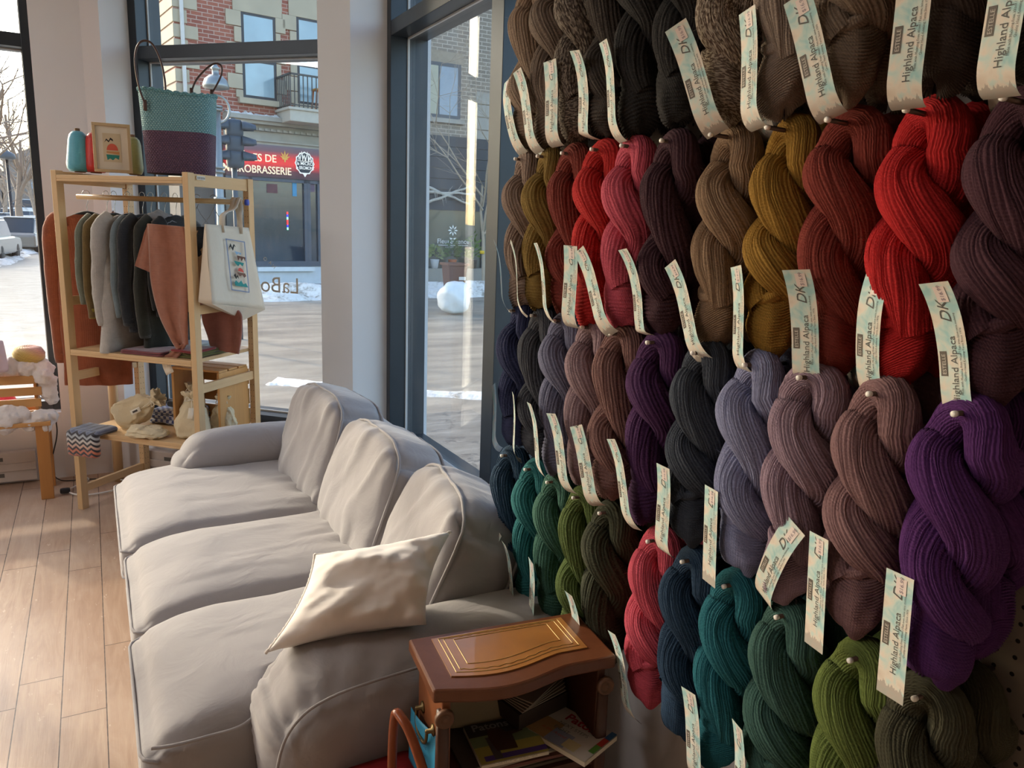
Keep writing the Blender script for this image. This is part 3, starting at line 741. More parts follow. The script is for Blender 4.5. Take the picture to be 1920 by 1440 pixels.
# parked cars
def car(name, label, X, Y, heading, col, kind='car', sc=1.0):
    r = ray(X, 400); c_ = CP+r*(Y/r.y); c_.z = ZG if Y < 70 else ZG+(Y-70)*2.1/60; t = thing(name, label, 'van' if kind == 'van' else 'car', c_, heading)
    t.location.z = c_.z
    L, W, H = (4.9, 1.85, 1.95) if kind == 'van' else (4.5, 1.75, 1.5 if kind == 'car' else 1.7)
    pb = [(-L/2, .3), (-L/2, .75), (-L/2+.15, .9), (-.5*L+1.2, .98), (L/2-.25, .98), (L/2, .85), (L/2, .3)]
    if kind == 'van': pb = [(-L/2, .3), (-L/2, .9), (-L/2+.9, 1.05), (L/2, 1.1), (L/2, .3)]
    mb = MB(); mb.prism([(x, -W/2, z) for x, z in pb], (0, W, 0)); mb.build('body', plain(col, .3, .3, Coat_Weight=.4), t, local=True, bevel=.07)
    pc = [(-L/2+1.15, .95), (-L/2+1.9, H-.06), (-L/2+2.2, H), (L/2-.9, H), (L/2-.35, .95)]
    if kind == 'van': pc = [(-L/2+.8, 1.02), (-L/2+1.4, H-.05), (-L/2+1.7, H), (L/2-.1, H), (L/2, 1.05)]
    mb = MB(); mb.prism([(x, -W/2+.12, z) for x, z in pc], (0, W-.24, 0)); mb.build('cabin', plain('#3d4852', .1), t, local=True, bevel=.08)
    mb = MB(); mb.b2(pc[1][0]+.2, pc[3][0]+.05, -W/2+.16, W/2-.16, H-.01, H+.05); mb.build('roof', plain('#e6e6e4', .6), t, local=True, bevel=.03)
    for x in (-L/2+.85, L/2-.85):
        for y in (-W/2+.1, W/2-.1):
            mb = MB(); mb.lathe([(.05, -.1), (.32, -.1), (.34, -.05), (.34, .05), (.32, .1), (.05, .1)], (x, y, .34), 18, M=Matrix.Rotation(PI/2, 3, 'X')); mb.build('wheel', plain('#26262a', .7), t, local=True)
hd = math.radians(-97)
car('parked_car', 'silver hatchback parked nearest the window jamb', 66, 58, hd, '#a9acae', 'suv')
car('parked_car', 'beige grey four wheel drive parked behind the street lamp', 42, 47, hd, '#857f76', 'suv')
car('parked_car', 'dark grey car parked at the left edge of the view', -34, 38, hd, '#4e5052', 'suv')
car('parked_van', 'long white van parked furthest up the street', 50, 108, math.radians(6), '#d9dad8', 'van')
car('parked_car', 'white car parked in front of the long van', 18, 88, hd, '#cfd2d4')
car('parked_car', 'light blue car parked in the middle of the snowy row', 44, 84, hd, '#9db0bf')
car('parked_car', 'pale car parked at the far left of the snowy row', 0, 78, hd, '#b9bcbe')
car('parked_car', 'light grey car half hidden behind the beige four wheel drive', 28, 66, hd, '#b4b6b6')
mb = MB(); mb.prism([(-60, 70, ZG-.02), (-60, 220, ZG+5.2), (-60, 220, ZG-.02)], (150, 0, 0)); struct(mb.build('ground_rise', M_SNOW))
# decorative lettering on the corner pane, seen in reverse from inside
mb = MB()
o_ = pS(562, 551, 5.45+.095*1.414); e_ = Vector((1, -1, 0)).normalized()
vs, fs = text2d('LaBo', .13)
mb.add([o_+e_*(-v.x+.0)+Vector((0, 0, v.y)) for v in vs], fs, smooth=False)
for ch, X, Y, a in (('O', 500, 490, 15), ('A', 508, 497, 28), ('N', 514, 505, 40)):
    q = pS(X, Y, 5.45+.095*1.414); r = math.radians(a); vs, fs = text2d(ch, .03); ex = (-e_*math.cos(r)+Vector((0, 0, math.sin(r)))); ey = (e_*math.sin(r)+Vector((0, 0, math.cos(r))))
    mb.add([q+ex*v.x+ey*v.y for v in vs], fs, smooth=False)

mb.build('window_lettering', plain('#d6d1c4', .6), D.objects['window_2'])
# ------------------------------------------------------------------ cloth materials
def m_cloth(col, weave=900, var=.1, rough=.9, sheen=.3, wr=.25, wrs=6, name='cloth'):
    n = NT(name); c = n.coord(); x, y, z = n.sep(c)[:3]
    wv = n.noise(n.map(c, (1, 1, 1)), weave, 1)
    big = n.noise(c, 5, 4); base = lin(col)[:3]
    cc = n.mix(big, tuple(v*(1-var) for v in base), tuple(min(1, v*(1+var)) for v in base))
    nr = n.bump(wv, .12, .001); nr = n.bump(n.noise(c, wrs, 4, .55, .6), wr, .02, nr)
    return n.out(cc, rough, nr, Sheen_Weight=sheen)
M_SOFA = m_cloth('#9d999a', var=.06, wr=.35, wrs=8, name='linen_slipcover')
M_PILLOW = m_cloth('#efe8e2', var=.04, wr=.1, name='wool_cushion')

# ------------------------------------------------------------------ sofa
sofa = thing('sofa', 'long grey beige slipcovered three-seat sofa standing along the window', 'sofa', (.55, 2.55, 0))
def wr(p, s=7, a=.006, seed=0): return a*fbm((p.x*s+seed, p.y*s, p.z*s), 1, 3)
mb = MB(); mb.rbox((.63, 2.555, .165), (1.0, 2.16, .27), .03, 10, dens=(10, 26, 6), fn=lambda p, q: p+Vector((wr(p, 9, .006), 0, 0)))
mb.build('base', M_SOFA, sofa)
mb = MB(); mb.rbox((1.06, 2.555, .37), (.17, 2.2, .66), .06, 10, dens=(5, 26, 10)); mb.build('back', M_SOFA, sofa)
for Yc in (1.6, 3.5):   # feet under the skirt
    for Xc in (.25, .9):
        mb = MB(); mb.lathe([(.022, 0), (.03, .05)], (Xc, Yc, 0), 10); mb.build('foot', plain('#3b2a1e', .5), sofa)
def arm(Y0, Y1, name='armrest', near=True):
    w_ = Y1-Y0; yc = (Y0+Y1)/2
    def fn(p, q):
        p = p.copy()
        # rounded front shoulder and slightly bellied roll
        fr = max(0, -q.x-.2)/.8
        p.z -= .06*fr**3*(1 if q.z > -.3 else 0)*max(0, q.z)
        p.y *= 1+.10*math.exp(-((q.z-.62)/.35)**2)-.04
        p.x -= .012*math.exp(-((q.z-.5)/.5)**2)*(1 if q.x < 0 else 0)
        d = (.006 if near else .003)*fbm((p.x*6, p.y*8+yc, p.z*5), 1, 3)
        # pleats fanning round the front of the roll
        if near and q.x < -.1 and q.z > -.5:
            a = math.atan2(p.z-.1, (p.x+.36)); d += .0035*math.sin(a*22+p.y*10)*min(1, (-q.x-.1)*3)*max(0, min(1, (q.z+.4)))
        return p+Vector((-.4, p.y*2, .6)).normalized()*d
    mb = MB(); mb.rbox((.68, yc, .33), (.84, w_, .60), .115, 10, dens=(46, 18, 40), fn=fn)
    return mb.build(name, M_SOFA, sofa)
arm(1.42, 1.72); arm(3.42, 3.68, near=False)
# piping that follows the near arm front panel
def pipe(pts, r=.0045, par=sofa, n=60, name='piping', mat=None):
    mb = MB(); mb.tube(smooth(pts, n), r, 6); return mb.build(name, mat or M_SOFA, par)
def seat(Y0, Y1, nose, x0=.035, seed=0):
    yc = (Y0+Y1)/2; L = Y1-Y0; X1 = .86; xc = (x0+X1)/2
    def fn(p, q):
        p = p.copy()
        bul = (1-q.x**4)*(1-q.y**4)
        if q.z > 0: p.z += .03*bul*q.z
        # waterfall front
        f_ = max(0, -q.x-.45)/.55
        p.z -= .035*f_**2.2*max(0, q.z)
        p.x -= .014*(1-q.z**2)*(1 if q.x < 0 else 0)*max(0, -q.x)
        if nose and q.x > -.42:   # narrows behind the nose to pass the arm
            k = min(1, (q.x+.42)/.1)
            if nose > 0: p.y -= max(0, (p.y-(L/2-.20)))*k*.96
            else: p.y += max(0, (-p.y-(L/2-.14)))*k*.96
        w_ = Vector((p.x+xc, p.y+yc, p.z))
        d = .004*fbm((w_.x*5, w_.y*5, seed), 1, 3)+.0045*max(0, fbm((w_.x*2.2+4, w_.y*15, seed*3.1), 1, 3))*min(1, (q.x+1))
        d += .008*math.exp(-((abs(q.x-.75))/.2)**2)*math.sin(w_.y*44+2*fbm((w_.y*4, seed, 0)))*max(0, q.z)
        if q.z > .2: p.z += d*1.3
        return p
    mb = MB(); mb.rbox((xc, yc, .375), (X1-x0, L, .19), .05, 10, dens=(44, 44, 9), fn=fn)
    c_ = mb.build('seat_cushion', M_SOFA, sofa)
    # piping round the front faces: upper and lower seams
    for zz, dx in ((.408, -.013), (.31, -.012)):
        pts = []
        for v in range(25):
            y = yc+(-1+2*v/24)*(L/2-.002); dy = max(0, abs(y-yc)-(L/2-.05))
            pts.append((x0+dx+.05-math.sqrt(max(0, .0025-dy*dy)), y, zz))
        mb = MB(); mb.tube(pts, .0042, 6); mb.build('piping', M_SOFA, c_)
    if nose <= 0 and Y0 < 1.7:
        pts = [(x0+.01, Y0+.01, .442), (x0+.05, Y0-.004, .445), (x0+.12, Y0-.006, .446), (x0+.2, Y0-.004, .452), (.3, Y0+.06, .465), (.34, Y0+.12, .49)]
        pipe(pts, .0045, c_)
seat(1.615, 2.19, -1, seed=1); seat(2.195, 2.785, 0, .045, seed=2); seat(2.79, 3.6, 1, .035, seed=3)
# back cushions
def back(Y0, Y1, seed, lean=20, x=.70, h=.50, rz=0, z=.66, th=.2, droop=0):
    L = Y1-Y0; yc = (Y0+Y1)/2
    R = Matrix.Rotation(math.radians(rz), 3, 'Z') @ Matrix.Rotation(math.radians(lean), 3, 'Y')
    hz = h/2; hy = L/2
    def fn(p, q):
        p = p.copy(); bul = (1-q.y**4)*(1-q.z**4)
        p.x += (1 if q.x > 0 else -1)*abs(q.x)*.035*bul
        # softened top corners, sagging bottom
        c_ = max(0, abs(q.y)-.35)/.65; t = max(0, q.z)
        p.z -= .065*c_**2.2*t; p.y *= 1-.10*(max(0, q.z)**3)
        if q.z < 0: p.y *= 1+.03*(-q.z)
        d = .015*max(0, math.sin(p.y*30+p.z*10+3*fbm((p.y*3, p.z*3, seed), 1, 2)))**3*(.35+.65*abs(q.z)) + .006*fbm((p.y*7, p.z*4, seed), 1, 4)
        d += .012*math.sin((q.y*1.2+q.z*.8)*5+seed)*.35
        if q.x < -.5: p.x -= d
        if q.z > .8: p.z += .004*math.sin(p.y*70)*abs(fbm((p.y*6, seed, 1)))
        return p
    mb = MB(); mb.rbox((x, yc, z), (th, L, h), .05, 10, dens=(8, 44, 44), fn=fn, M=R)
    c_ = mb.build('back_cushion', M_SOFA, sofa)
    for sx in (-1, 1):
        pts = []
        N_ = 96
        for i in range(N_+1):
            a = i/N_*4; k = int(a) % 4; f = a-int(a); e = .985
            q = [(-e+2*e*f, e), (e, e-2*e*f), (e-2*e*f, -e), (-e, -e+2*e*f)][k]
            P = Vector((sx*(th/2-.012), q[0]*(hy-.008), q[1]*(hz-.008)))
            h2 = (hy-.05, hz-.05); iy = max(-h2[0], min(h2[0], P.y)); iz = max(-h2[1], min(h2[1], P.z)); dv = Vector((0, P.y-iy, P.z-iz))
            if dv.length > 0.042: dv = dv.normalized()*.045; P = Vector((P.x, iy+dv.y, iz+dv.z))
            qq = Vector((sx*.98, P.y/hy, P.z/hz)); P = fn(P, Vector((sx*.3, qq.y, qq.z)))
            pts.append(Vector((x, yc, z))+R @ (P*1.0))
        mb = MB(); mb.tube(pts, .0048, 6, cap=False); mb.build('piping', M_SOFA, c_)
    return c_
back(2.83, 3.42, 1.7, 17, .84, .46, 4, .635); back(2.22, 2.82, 4.2, 21, .86, .44, 0, .62); back(1.66, 2.24, 8.8, 25, .865, .43, -10, .615)
# gathered panel seam on the near arm
pipe([(.262, 1.455, .10), (.262, 1.44, .30), (.266, 1.43, .45), (.30, 1.43, .54), (.38, 1.43, .585), (.55, 1.432, .60), (.78, 1.432, .605), (.98, 1.44, .60)], .0035)

# ------------------------------------------------------------------ throw pillow
def lens(name, label, cat, A, B, C_, D_, th, mat, seed=0, pinch=.5, res=36):
    A, B, C_, D_ = map(Vector, (A, B, C_, D_)); N_ = ((B-A).cross(C_-A)).normalized()
    def side(s_):
        def fn(u, v):
            x, y = 2*u-1, 2*v-1
            k = 1-.13*(1-x*x)*abs(y)**2; k2 = 1-.13*(1-y*y)*abs(x)**2
            uu, vv = .5+.5*x*k2, .5+.5*y*k
            P = lerp(lerp(A, B, uu), lerp(C_, D_, uu), vv)
            h = th*((1-x*x)*(1-y*y))**.42
            f = .012*fbm((u*5, v*5, seed+s_), 1, 3)+.012*math.sin((u*.8-v*1.2)*9+seed)*((1-x*x)*(1-y*y))**.5
            return P+N_*s_*(h*.5+f*min(1, h*20))
        return fn
    mb = MB(); mb.grid(side(1), res, res); mb.grid(side(-1), res, res)
    return mb
PA_, PB_, PC_, PD_ = pY(590, 1040, 1.73), pY(846, 997, 1.70), pY(498, 1225, 1.60), pY(800, 1172, 1.50)
mb = lens('', '', '', PA_, PB_, PC_, PD_, .21, M_PILLOW, 2)
pil = mb.build('throw_pillow', M_PILLOW); tag(pil, 'cream square throw pillow slumped against the near armrest of the sofa', 'pillow')
def edge(a, b, nrm, n=40):
    return [lerp(Vector(a), Vector(b), t/n)+Vector(nrm)*.012*math.sin(t/n*PI)*-1+Vector((0, 0, .004*math.sin(t*1.9))) for t in range(n+1)]
mb = MB()
for a, b in ((PA_, PB_), (PA_, PC_)):
    c_ = ((PA_+PB_+PC_+PD_)/4-(a+b)/2)
    mb.tube([lerp(a, b, t/50)+c_*(.13*(1-(2*t/50-1)**2))+Vector((0, .0015*math.sin(t*2.3), .0015*math.cos(t*2.7))) for t in range(51)], .0035, 6)
mb.build('seam_edge', M_PILLOW, pil)

# ------------------------------------------------------------------ leather topped side table with magazines
M_MAH = wood('#6b4028', 2, .35, .3); M_MAHD = wood('#4a2a1c', 0, .4, .3)
HT = .70
TX0, TX1, TY0, TY1 = .535, .925, 1.185, 1.392
tb = thing('side_table', 'antique wooden side table with a gilt tooled leather top beside the sofa', 'table', (TX0, TY1, 0))
def serp(x, d=0):  # serpentine front edge
    t = (x-TX0)/(TX1-TX0); return TY0+.012-.030*math.sin(PI*min(1, max(0, t)/.72))**1.3*(1 if t < .72 else 0)-d
def top_poly(inset, z):
    P = [(TX0+inset+(TX1-TX0-2*inset)*i/30, serp(TX0+inset+(TX1-TX0-2*inset)*i/30, -inset), z) for i in range(31)]
    return P+[(TX1-inset, TY1-inset*.4, z), (TX0+inset, TY1-inset*.4, z)]
mb = MB(); mb.prism(top_poly(0, HT-.028), (0, 0, .028)); mb.build('table_top', M_MAH, tb, bevel=.005)
mb = MB(); mb.prism(top_poly(.045, HT), (0, 0, .0025))
def m_leather():
    n = NT('tooled_leather'); c = n.coord()
    f = n.noise(n.map(c, (1, 1, 1), (0, 0, 0)), 4, 4)
    return n.out(n.ramp(f, [(.3, '#83552c'), (.55, '#a87038'), (.75, '#8a6048')]), .3, n.bump(n.noise(c, 400, 2), .1, .001), Coat_Weight=.3)
lea = mb.build('leather_inlay', m_leather(), tb)
M_GILT = plain('#c8a868', .4, .4)
for ins in (.058, .068, .088):
    mb = MB(); pts = [Vector(p)+Vector((0, 0, .0028)) for p in top_poly(ins, HT)]; pts.append(pts[0])
    res = []
    for i in range(len(pts)-1):
        n_ = max(1, int((pts[i+1]-pts[i]).length/.006))
        res += [lerp(pts[i], pts[i+1], k/n_) for k in range(n_)]
    res.append(pts[-1])
    if ins == .068: res = [p+Vector((0, .0022*math.sin(i*1.9), 0)) for i, p in enumerate(res)]
    mb.tube(res, .0009, 4, cap=False); mb.build('gilt_border', M_GILT, lea)
mb = MB(); mb.b2(TX0+.02, TX0+.038, TY0+.02, TY1-.012, .02, HT-.028); mb.build('side_panel', wood('#8a5433', 2, .35, .3), tb, bevel=.003)
mb = MB(); mb.b2(TX1-.038, TX1-.02, TY0+.02, TY1-.012, .02, HT-.028); mb.build('side_panel', M_MAHD, tb, bevel=.003)
mb = MB(); mb.b2(TX0+.038, TX1-.038, TY1-.03, TY1-.012, .02, HT-.028); mb.build('back_panel', M_MAHD, tb)
for z in (.05, .451): mb = MB(); mb.b2(TX0+.038, TX1-.038, TY0+.02, TY1-.03, z, z+.015); mb.build('shelf', M_MAHD, tb)
for x in (TX0+.016, TX1-.03):
    mb = MB(); mb.rbox((x+.006, TY0+.022, HT/2-.02), (.026, .022, HT-.06), .006, 4); mb.build('corner_post', M_MAHD, tb)
    mb = MB(); mb.lathe([(.002, .008), (.006, .009), (.007, .006), (.012, .006), (.014, .009), (.018, .008), (.02, 0)], (x+.006, TY0+.012, HT-.062), 18, M=Matrix.Rotation(PI/2, 3, 'X')); mb.build('rosette', plain('#6b4a35', .45), tb)
# swan neck handle on the side
M_BRASS = plain('#6e5c3c', .45, .8)
hz = HT-.13; mb = MB()
for yy in (TY0+.075, TY0+.155):
    mb.lathe([(.013, 0), (.012, .003), (.005, .006), (.005, .016), (.002, .018)], (TX0+.02, yy, hz), 12, M=Matrix.Rotation(-PI/2, 3, 'Y'))
mb.tube(smooth([(TX0+.006, TY0+.075, hz), (TX0+.004, TY0+.08, hz-.028), (TX0+.002, TY0+.115, hz-.036), (TX0+.004, TY0+.15, hz-.028), (TX0+.006, TY0+.155, hz)], 24), .0035, 8)
mb.build('handle', M_BRASS, tb)

tb.rotation_euler.z = math.radians(-7)
TR = Matrix.Translation((TX0, TY1, 0)) @ Matrix.Rotation(math.radians(-7), 4, 'Z') @ Matrix.Translation((-TX0, -TY1, 0))
def turn(o):
    p = TR @ o.location; o.location = p; o.rotation_euler.z += math.radians(-7); return o
# magazines and papers on the upper shelf
ZS = .467
def mag(name, label, cx, cy, z, rz, size, th, cols, cat='magazine', extra=None):
    M_ = Matrix.Translation((cx, cy, z)) @ Matrix.Rotation(rz, 4, 'Z')
    t = thing(name, label, cat, (cx, cy, z), rz)
    w_, h_ = size
    mb = MB(); mb.grid(lambda u, v: Vector(((u-.5)*w_, (v-.5)*h_, th+.002*math.sin(u*PI))), 8, 4); mb.b2(-w_/2, w_/2, -h_/2, h_/2, .0, th); mb.build('pages', plain('#cfc6b2', .7, bump=.2, bscale=300), t, local=True)
    mb = MB()
    for i, (x0, x1, y0, y1, c_) in enumerate(cols):
        zt = th+.0028+i*.00025
        mb.add([Vector((x0*w_, y0*h_, zt)), Vector((x1*w_, y0*h_, zt)), Vector((x1*w_, y1*h_, zt)), Vector((x0*w_, y1*h_, zt))], [(0, 1, 2, 3)], mi=i, smooth=False)
    mb.build('cover', [plain(c[4], .35, var=.2, vscale=20) for c in cols], t, local=True)
    if extra: extra(t, w_, h_, th+.006)
    return t
def pal_a(t, w_, h_, z):
    mb = MB(); put_text(mb, 'Patons', .034, (-.03, .02, z), (1, 0, 0), (0, 1, 0), bold=.02)
    mb.build('title', plain('#a3202a', .5), t, local=True)
    mb = MB(); put_text(mb, 'NEXT STEPS', .014, (-.03, .0, z), (1, 0, 0), (0, 1, 0)); put_text(mb, 'EIGHT', .014, (-.03, -.018, z), (1, 0, 0), (0, 1, 0)); mb.build('title', plain('#6a6f66', .5), t, local=True)
    mb = MB(); put_text(mb, 'in the Arond', .012, (-.05, -.034, z), (1, 0, 0), (0, 1, 0), shear=.3); mb.build('title', plain('#c0563a', .5), t, local=True)
def pal_b(t, w_, h_, z):
    mb = MB(); put_text(mb, 'Patons', .03, (-.06, .035, z), (1, 0, 0), (0, 1, 0), bold=.02); mb.build('title', plain('#8f8f8f', .5), t, local=True)
    mb = MB(); put_text(mb, 'Casual Fair Isle Knits', .011, (-.05, -.075, z), (1, 0, 0), (0, 1, 0), shear=.3); mb.build('title', plain('#e2dcc0', .5), t, local=True)
    mb = MB(); mb.add([Vector((x*w_, y*h_, z-.001)) for x, y in ((-.2, -.28), (.1, -.3), (.12, .05), (.3, .1), (.3, .16), (.05, .14), (-.02, .3), (-.2, .3), (-.24, .05))], [list(range(9))], smooth=False); mb.build('printed_figure', plain('#4a3224', .5), t, local=True)
def flip(p): return p
mag('magazine', 'knitting magazine with a yellow and green cover lying at the shelf front', .694, 1.243, ZS+.036, math.radians(-8), (.145, .125), .007,
    [(-.5, .5, -.5, .5, '#b7ab5a'), (-.5, .5, -.1, .16, '#7f9068'), (-.5, .5, .16, .5, '#33302c'), (-.42, .5, -.46, -.34, '#5a4788'), (-.28, -.16, -.45, .1, '#56504f')], extra=pal_b)
mag('magazine', 'white knitting magazine with a red title at the right of the shelf', .828, 1.205, ZS+.0355, math.radians(-70), (.165, .115), .010,
    [(-.5, .5, -.5, .5, '#c9c2b8'), (-.5, -.1, -.5, .05, '#b08a5a'), (-.15, .15, -.5, -.1, '#8f94a8'), (.1, .3, -.45, -.2, '#c9bb8c'), (.42, .5, .25, .5, '#3a6a9c'), (.42, .5, 0, .25, '#b03a2c'), (.42, .5, -.25, 0, '#5a8a3a')], extra=pal_a)
mag('magazine', 'dark magazine with a portrait cover behind the white one', .79, 1.315, ZS+.036, math.radians(14), (.13, .085), .006,
    [(-.5, .5, -.5, .5, '#26231f'), (-.5, .1, .2, .5, '#8a7d70'), (-.1, .35, -.15, .15, '#8a5a3c'), (-.1, 0, .3, .42, '#a83a2a')])
for k, (dx, dy, r_) in enumerate(((.0, .0, 4), (.01, .004, 9), (-.006, .0, -3), (.012, .004, 12), (0, .003, 6))):
    mb = MB(); mb.box((.725+dx, 1.285+dy, ZS+.0026+k*.0066), (.27-.006*k, .14, .0062), rz=math.radians(r_*.35))
    o = turn(tag(mb.build('magazine', plain(('#5c5348', '#7d6f5c', '#6a4038', '#9a917e', '#4f4b46')[k], .5)), ('brown', 'tan', 'dull red', 'pale', 'grey')[k]+' closed booklet in the flat pile of magazines on the table shelf', 'magazine', 'flat pile of magazines on the table shelf'))
mb = MB(); mb.box((.655, 1.355, ZS+.10), (.17, .004, .13), M=Matrix.Rotation(math.radians(-18), 3, 'X') @ Matrix.Rotation(math.radians(6), 3, 'Y')); turn(tag(mb.build('paper_folder', plain('#8f7d62', .7)), 'tan paper folder leaning at the back of the table shelf', 'folder'))
for k in range(5):
    mb = MB(); mb.box((.80, 1.335, ZS+.088+k*.006), (.13, .08, .0025), rz=math.radians(20+k*4)); turn(tag(mb.build('loose_paper', plain('#8b8173', .7)), 'grey sheet in the fanned stack of papers at the back of the table shelf', 'paper', 'fanned papers at the back of the table shelf'))
mb = MB(); mb.box((.80, 1.335, ZS+.066), (.14, .08, .036), rz=math.radians(18)); turn(tag(mb.build('closed_book', plain('#3a3029', .6)), 'dark closed book under the fanned papers on the table shelf', 'book'))

# ------------------------------------------------------------------ chair, red cushion and blue note at the bottom edge
M_ORW = wood('#8a4520', 2, .3, .3)
ch = thing('wooden_chair', 'reddish brown bentwood chair in front of the side table', 'chair', (.38, 1.03, 0), math.radians(0))
mb = MB()
pa = [pX(738, 1338, .46), pX(752, 1352, .465), pX(765, 1385, .47), pX(790, 1440, .475)]
a0 = pX(742, 1336, .455)
bk = [Vector((a0.x-.002, a0.y+.012, a0.z-.16)), Vector((a0.x-.001, a0.y+.006, a0.z-.07)), Vector((a0.x, a0.y, a0.z)), ]
pts = [a0+Vector((.0, .015, -.3)), a0+Vector((-.002, .014, -.12)), a0+Vector((0, .004, -.01)), a0+Vector((.004, -.02, .0)), a0+Vector((.012, -.055, -.022)), a0+Vector((.02, -.12, -.09)), a0+Vector((.024, -.19, -.2)), a0+Vector((.024, -.21, -.45))]
mb.tube(smooth(pts, 50), .0078, 10, flat=1.25); mb.build('back_rail', M_ORW, ch)
b0 = pX(572, 1418, .33)
mb = MB(); mb.tube(smooth([b0+Vector((0, .012, -.35)), b0+Vector((0, .004, -.05)), b0, b0+Vector((.004, -.01, -.004)), b0+Vector((.01, -.03, -.06)), b0+Vector((.012, -.035, -.4))], 30), .009, 10); mb.build('back_rail', M_ORW, ch)
s0 = pz(700, 1432, .42)
mb = MB(); mb.rbox((s0.x+.0, s0.y-.12, .395), (.2, .3, .05), .024, 8, fn=lambda p, q: p+Vector((0, 0, .012*(1-q.x**2)*(1-q.y**2)))); mb.build('seat', plain('#8f1418', .85, var=.1), ch)
for dx in (-.08, .08):
    for dy in (-.24, -.02):
        mb = MB(); mb.tube([(s0.x+dx, s0.y+dy, .38), (s0.x+dx*1.2, s0.y+dy, 0)], [.014, .01], 8); mb.build('leg', M_ORW, ch)
n0, n1, n2, n3 = pX(771, 1325, .535), pX(829, 1397, .535), pX(826, 1440, .53), pX(772, 1370, .53)
n2 = Vector((.53, n1.y, n1.z-.12)); n3 = Vector((.53, n0.y, n0.z-.12))
def nf(u, v): return lerp(lerp(n0, n1, u), lerp(n3, n2, u), v)+Vector((-.012*math.sin(v*PI)*u-.004*math.sin(u*5), 0, 0))
mb = MB(); mb.grid(nf, 14, 14); nt_ = tag(mb.build('blue_note', plain('#2f8fb4', .5), solid=.0006), 'bright blue paper note taped to the side of the wooden table', 'note')
mb = MB(); dn = (n1-n0).normalized()
for k, (tx_, zz) in enumerate((('magazine', -.035), ('gratuites', -.06))):
    vs, fs = text2d(tx_, .024, .2); mb.add([n0+dn*(.03+v.x)+Vector((-.013, 0, zz+v.y)) for v in vs], fs, smooth=False)
mb.build('handwriting', plain('#16465c', .6), nt_)
# ------------------------------------------------------------------ yarn wall
PEGX = .925                                  # peg tips
def m_yarn(col, fleck=None, kind='plain'):
    key = ('yarn', col, fleck, kind)
    if key in _mc: return _mc[key]
    n = NT('wool_yarn'); uv = n.coord('UV'); u, v, _ = n.sep(uv)[:3]
    base = lin(col)[:3]
    strand = n.noise(n.comb(n.math('MULTIPLY', u, .25), v), 1.0, 2, .5)       # one tone per strand
    c2 = n.noise(n.comb(n.math('MULTIPLY', u, 1.0), n.math('MULTIPLY', v, 2.5)), 1.6, 4, .6)
    dk = tuple(x*.62 for x in base); lt = tuple(min(1, x*1.45+.012) for x in base)
    cc = n.mix(strand, dk, lt); cc = n.mix(n.math('MULTIPLY', c2, .5), cc, base)
    fib = n.noise(n.comb(n.math('MULTIPLY', u, .9), n.math('MULTIPLY', v, 5.0)), 2.6, 3, .7)
    cc = n.mix(n.math('MULTIPLY', n.math('SUBTRACT', fib, .5, clamp=True), 3.2, clamp=True), cc, tuple(min(1, x*1.9+.02) for x in base))
    cc = n.mix(n.math('MULTIPLY', n.math('SUBTRACT', .46, fib, clamp=True), 3.0, clamp=True), cc, tuple(x*.4 for x in base))
    if kind == 'marl':
        f = n.noise(n.comb(n.math('MULTIPLY', u, .62), n.math('MULTIPLY', v, 1.5)), 1.5, 1, .5)
        cc = n.mix(n.math('MULTIPLY', n.math('SUBTRACT', f, .47, clamp=True), 14, clamp=True), cc, fleck)
    tw = n.math('SINE', n.math('ADD', n.math('MULTIPLY', u, 13.0), n.math('MULTIPLY', v, 6.2832)))
    nr = n.bump(n.math('MULTIPLY', tw, .5), .5, .0011)
    nr = n.bump(n.noise(n.comb(n.math('MULTIPLY', u, 2.0), n.math('MULTIPLY', v, 7.0)), 2.0, 3, .75), .7, .0011, nr)
    _mc[key] = n.out(cc, .95, nr, Sheen_Weight=.45, Sheen_Roughness=.5)
    try: n.b.inputs['Sheen Tint'].default_value = lin(lt)
    except Exception: pass
    return _mc[key]

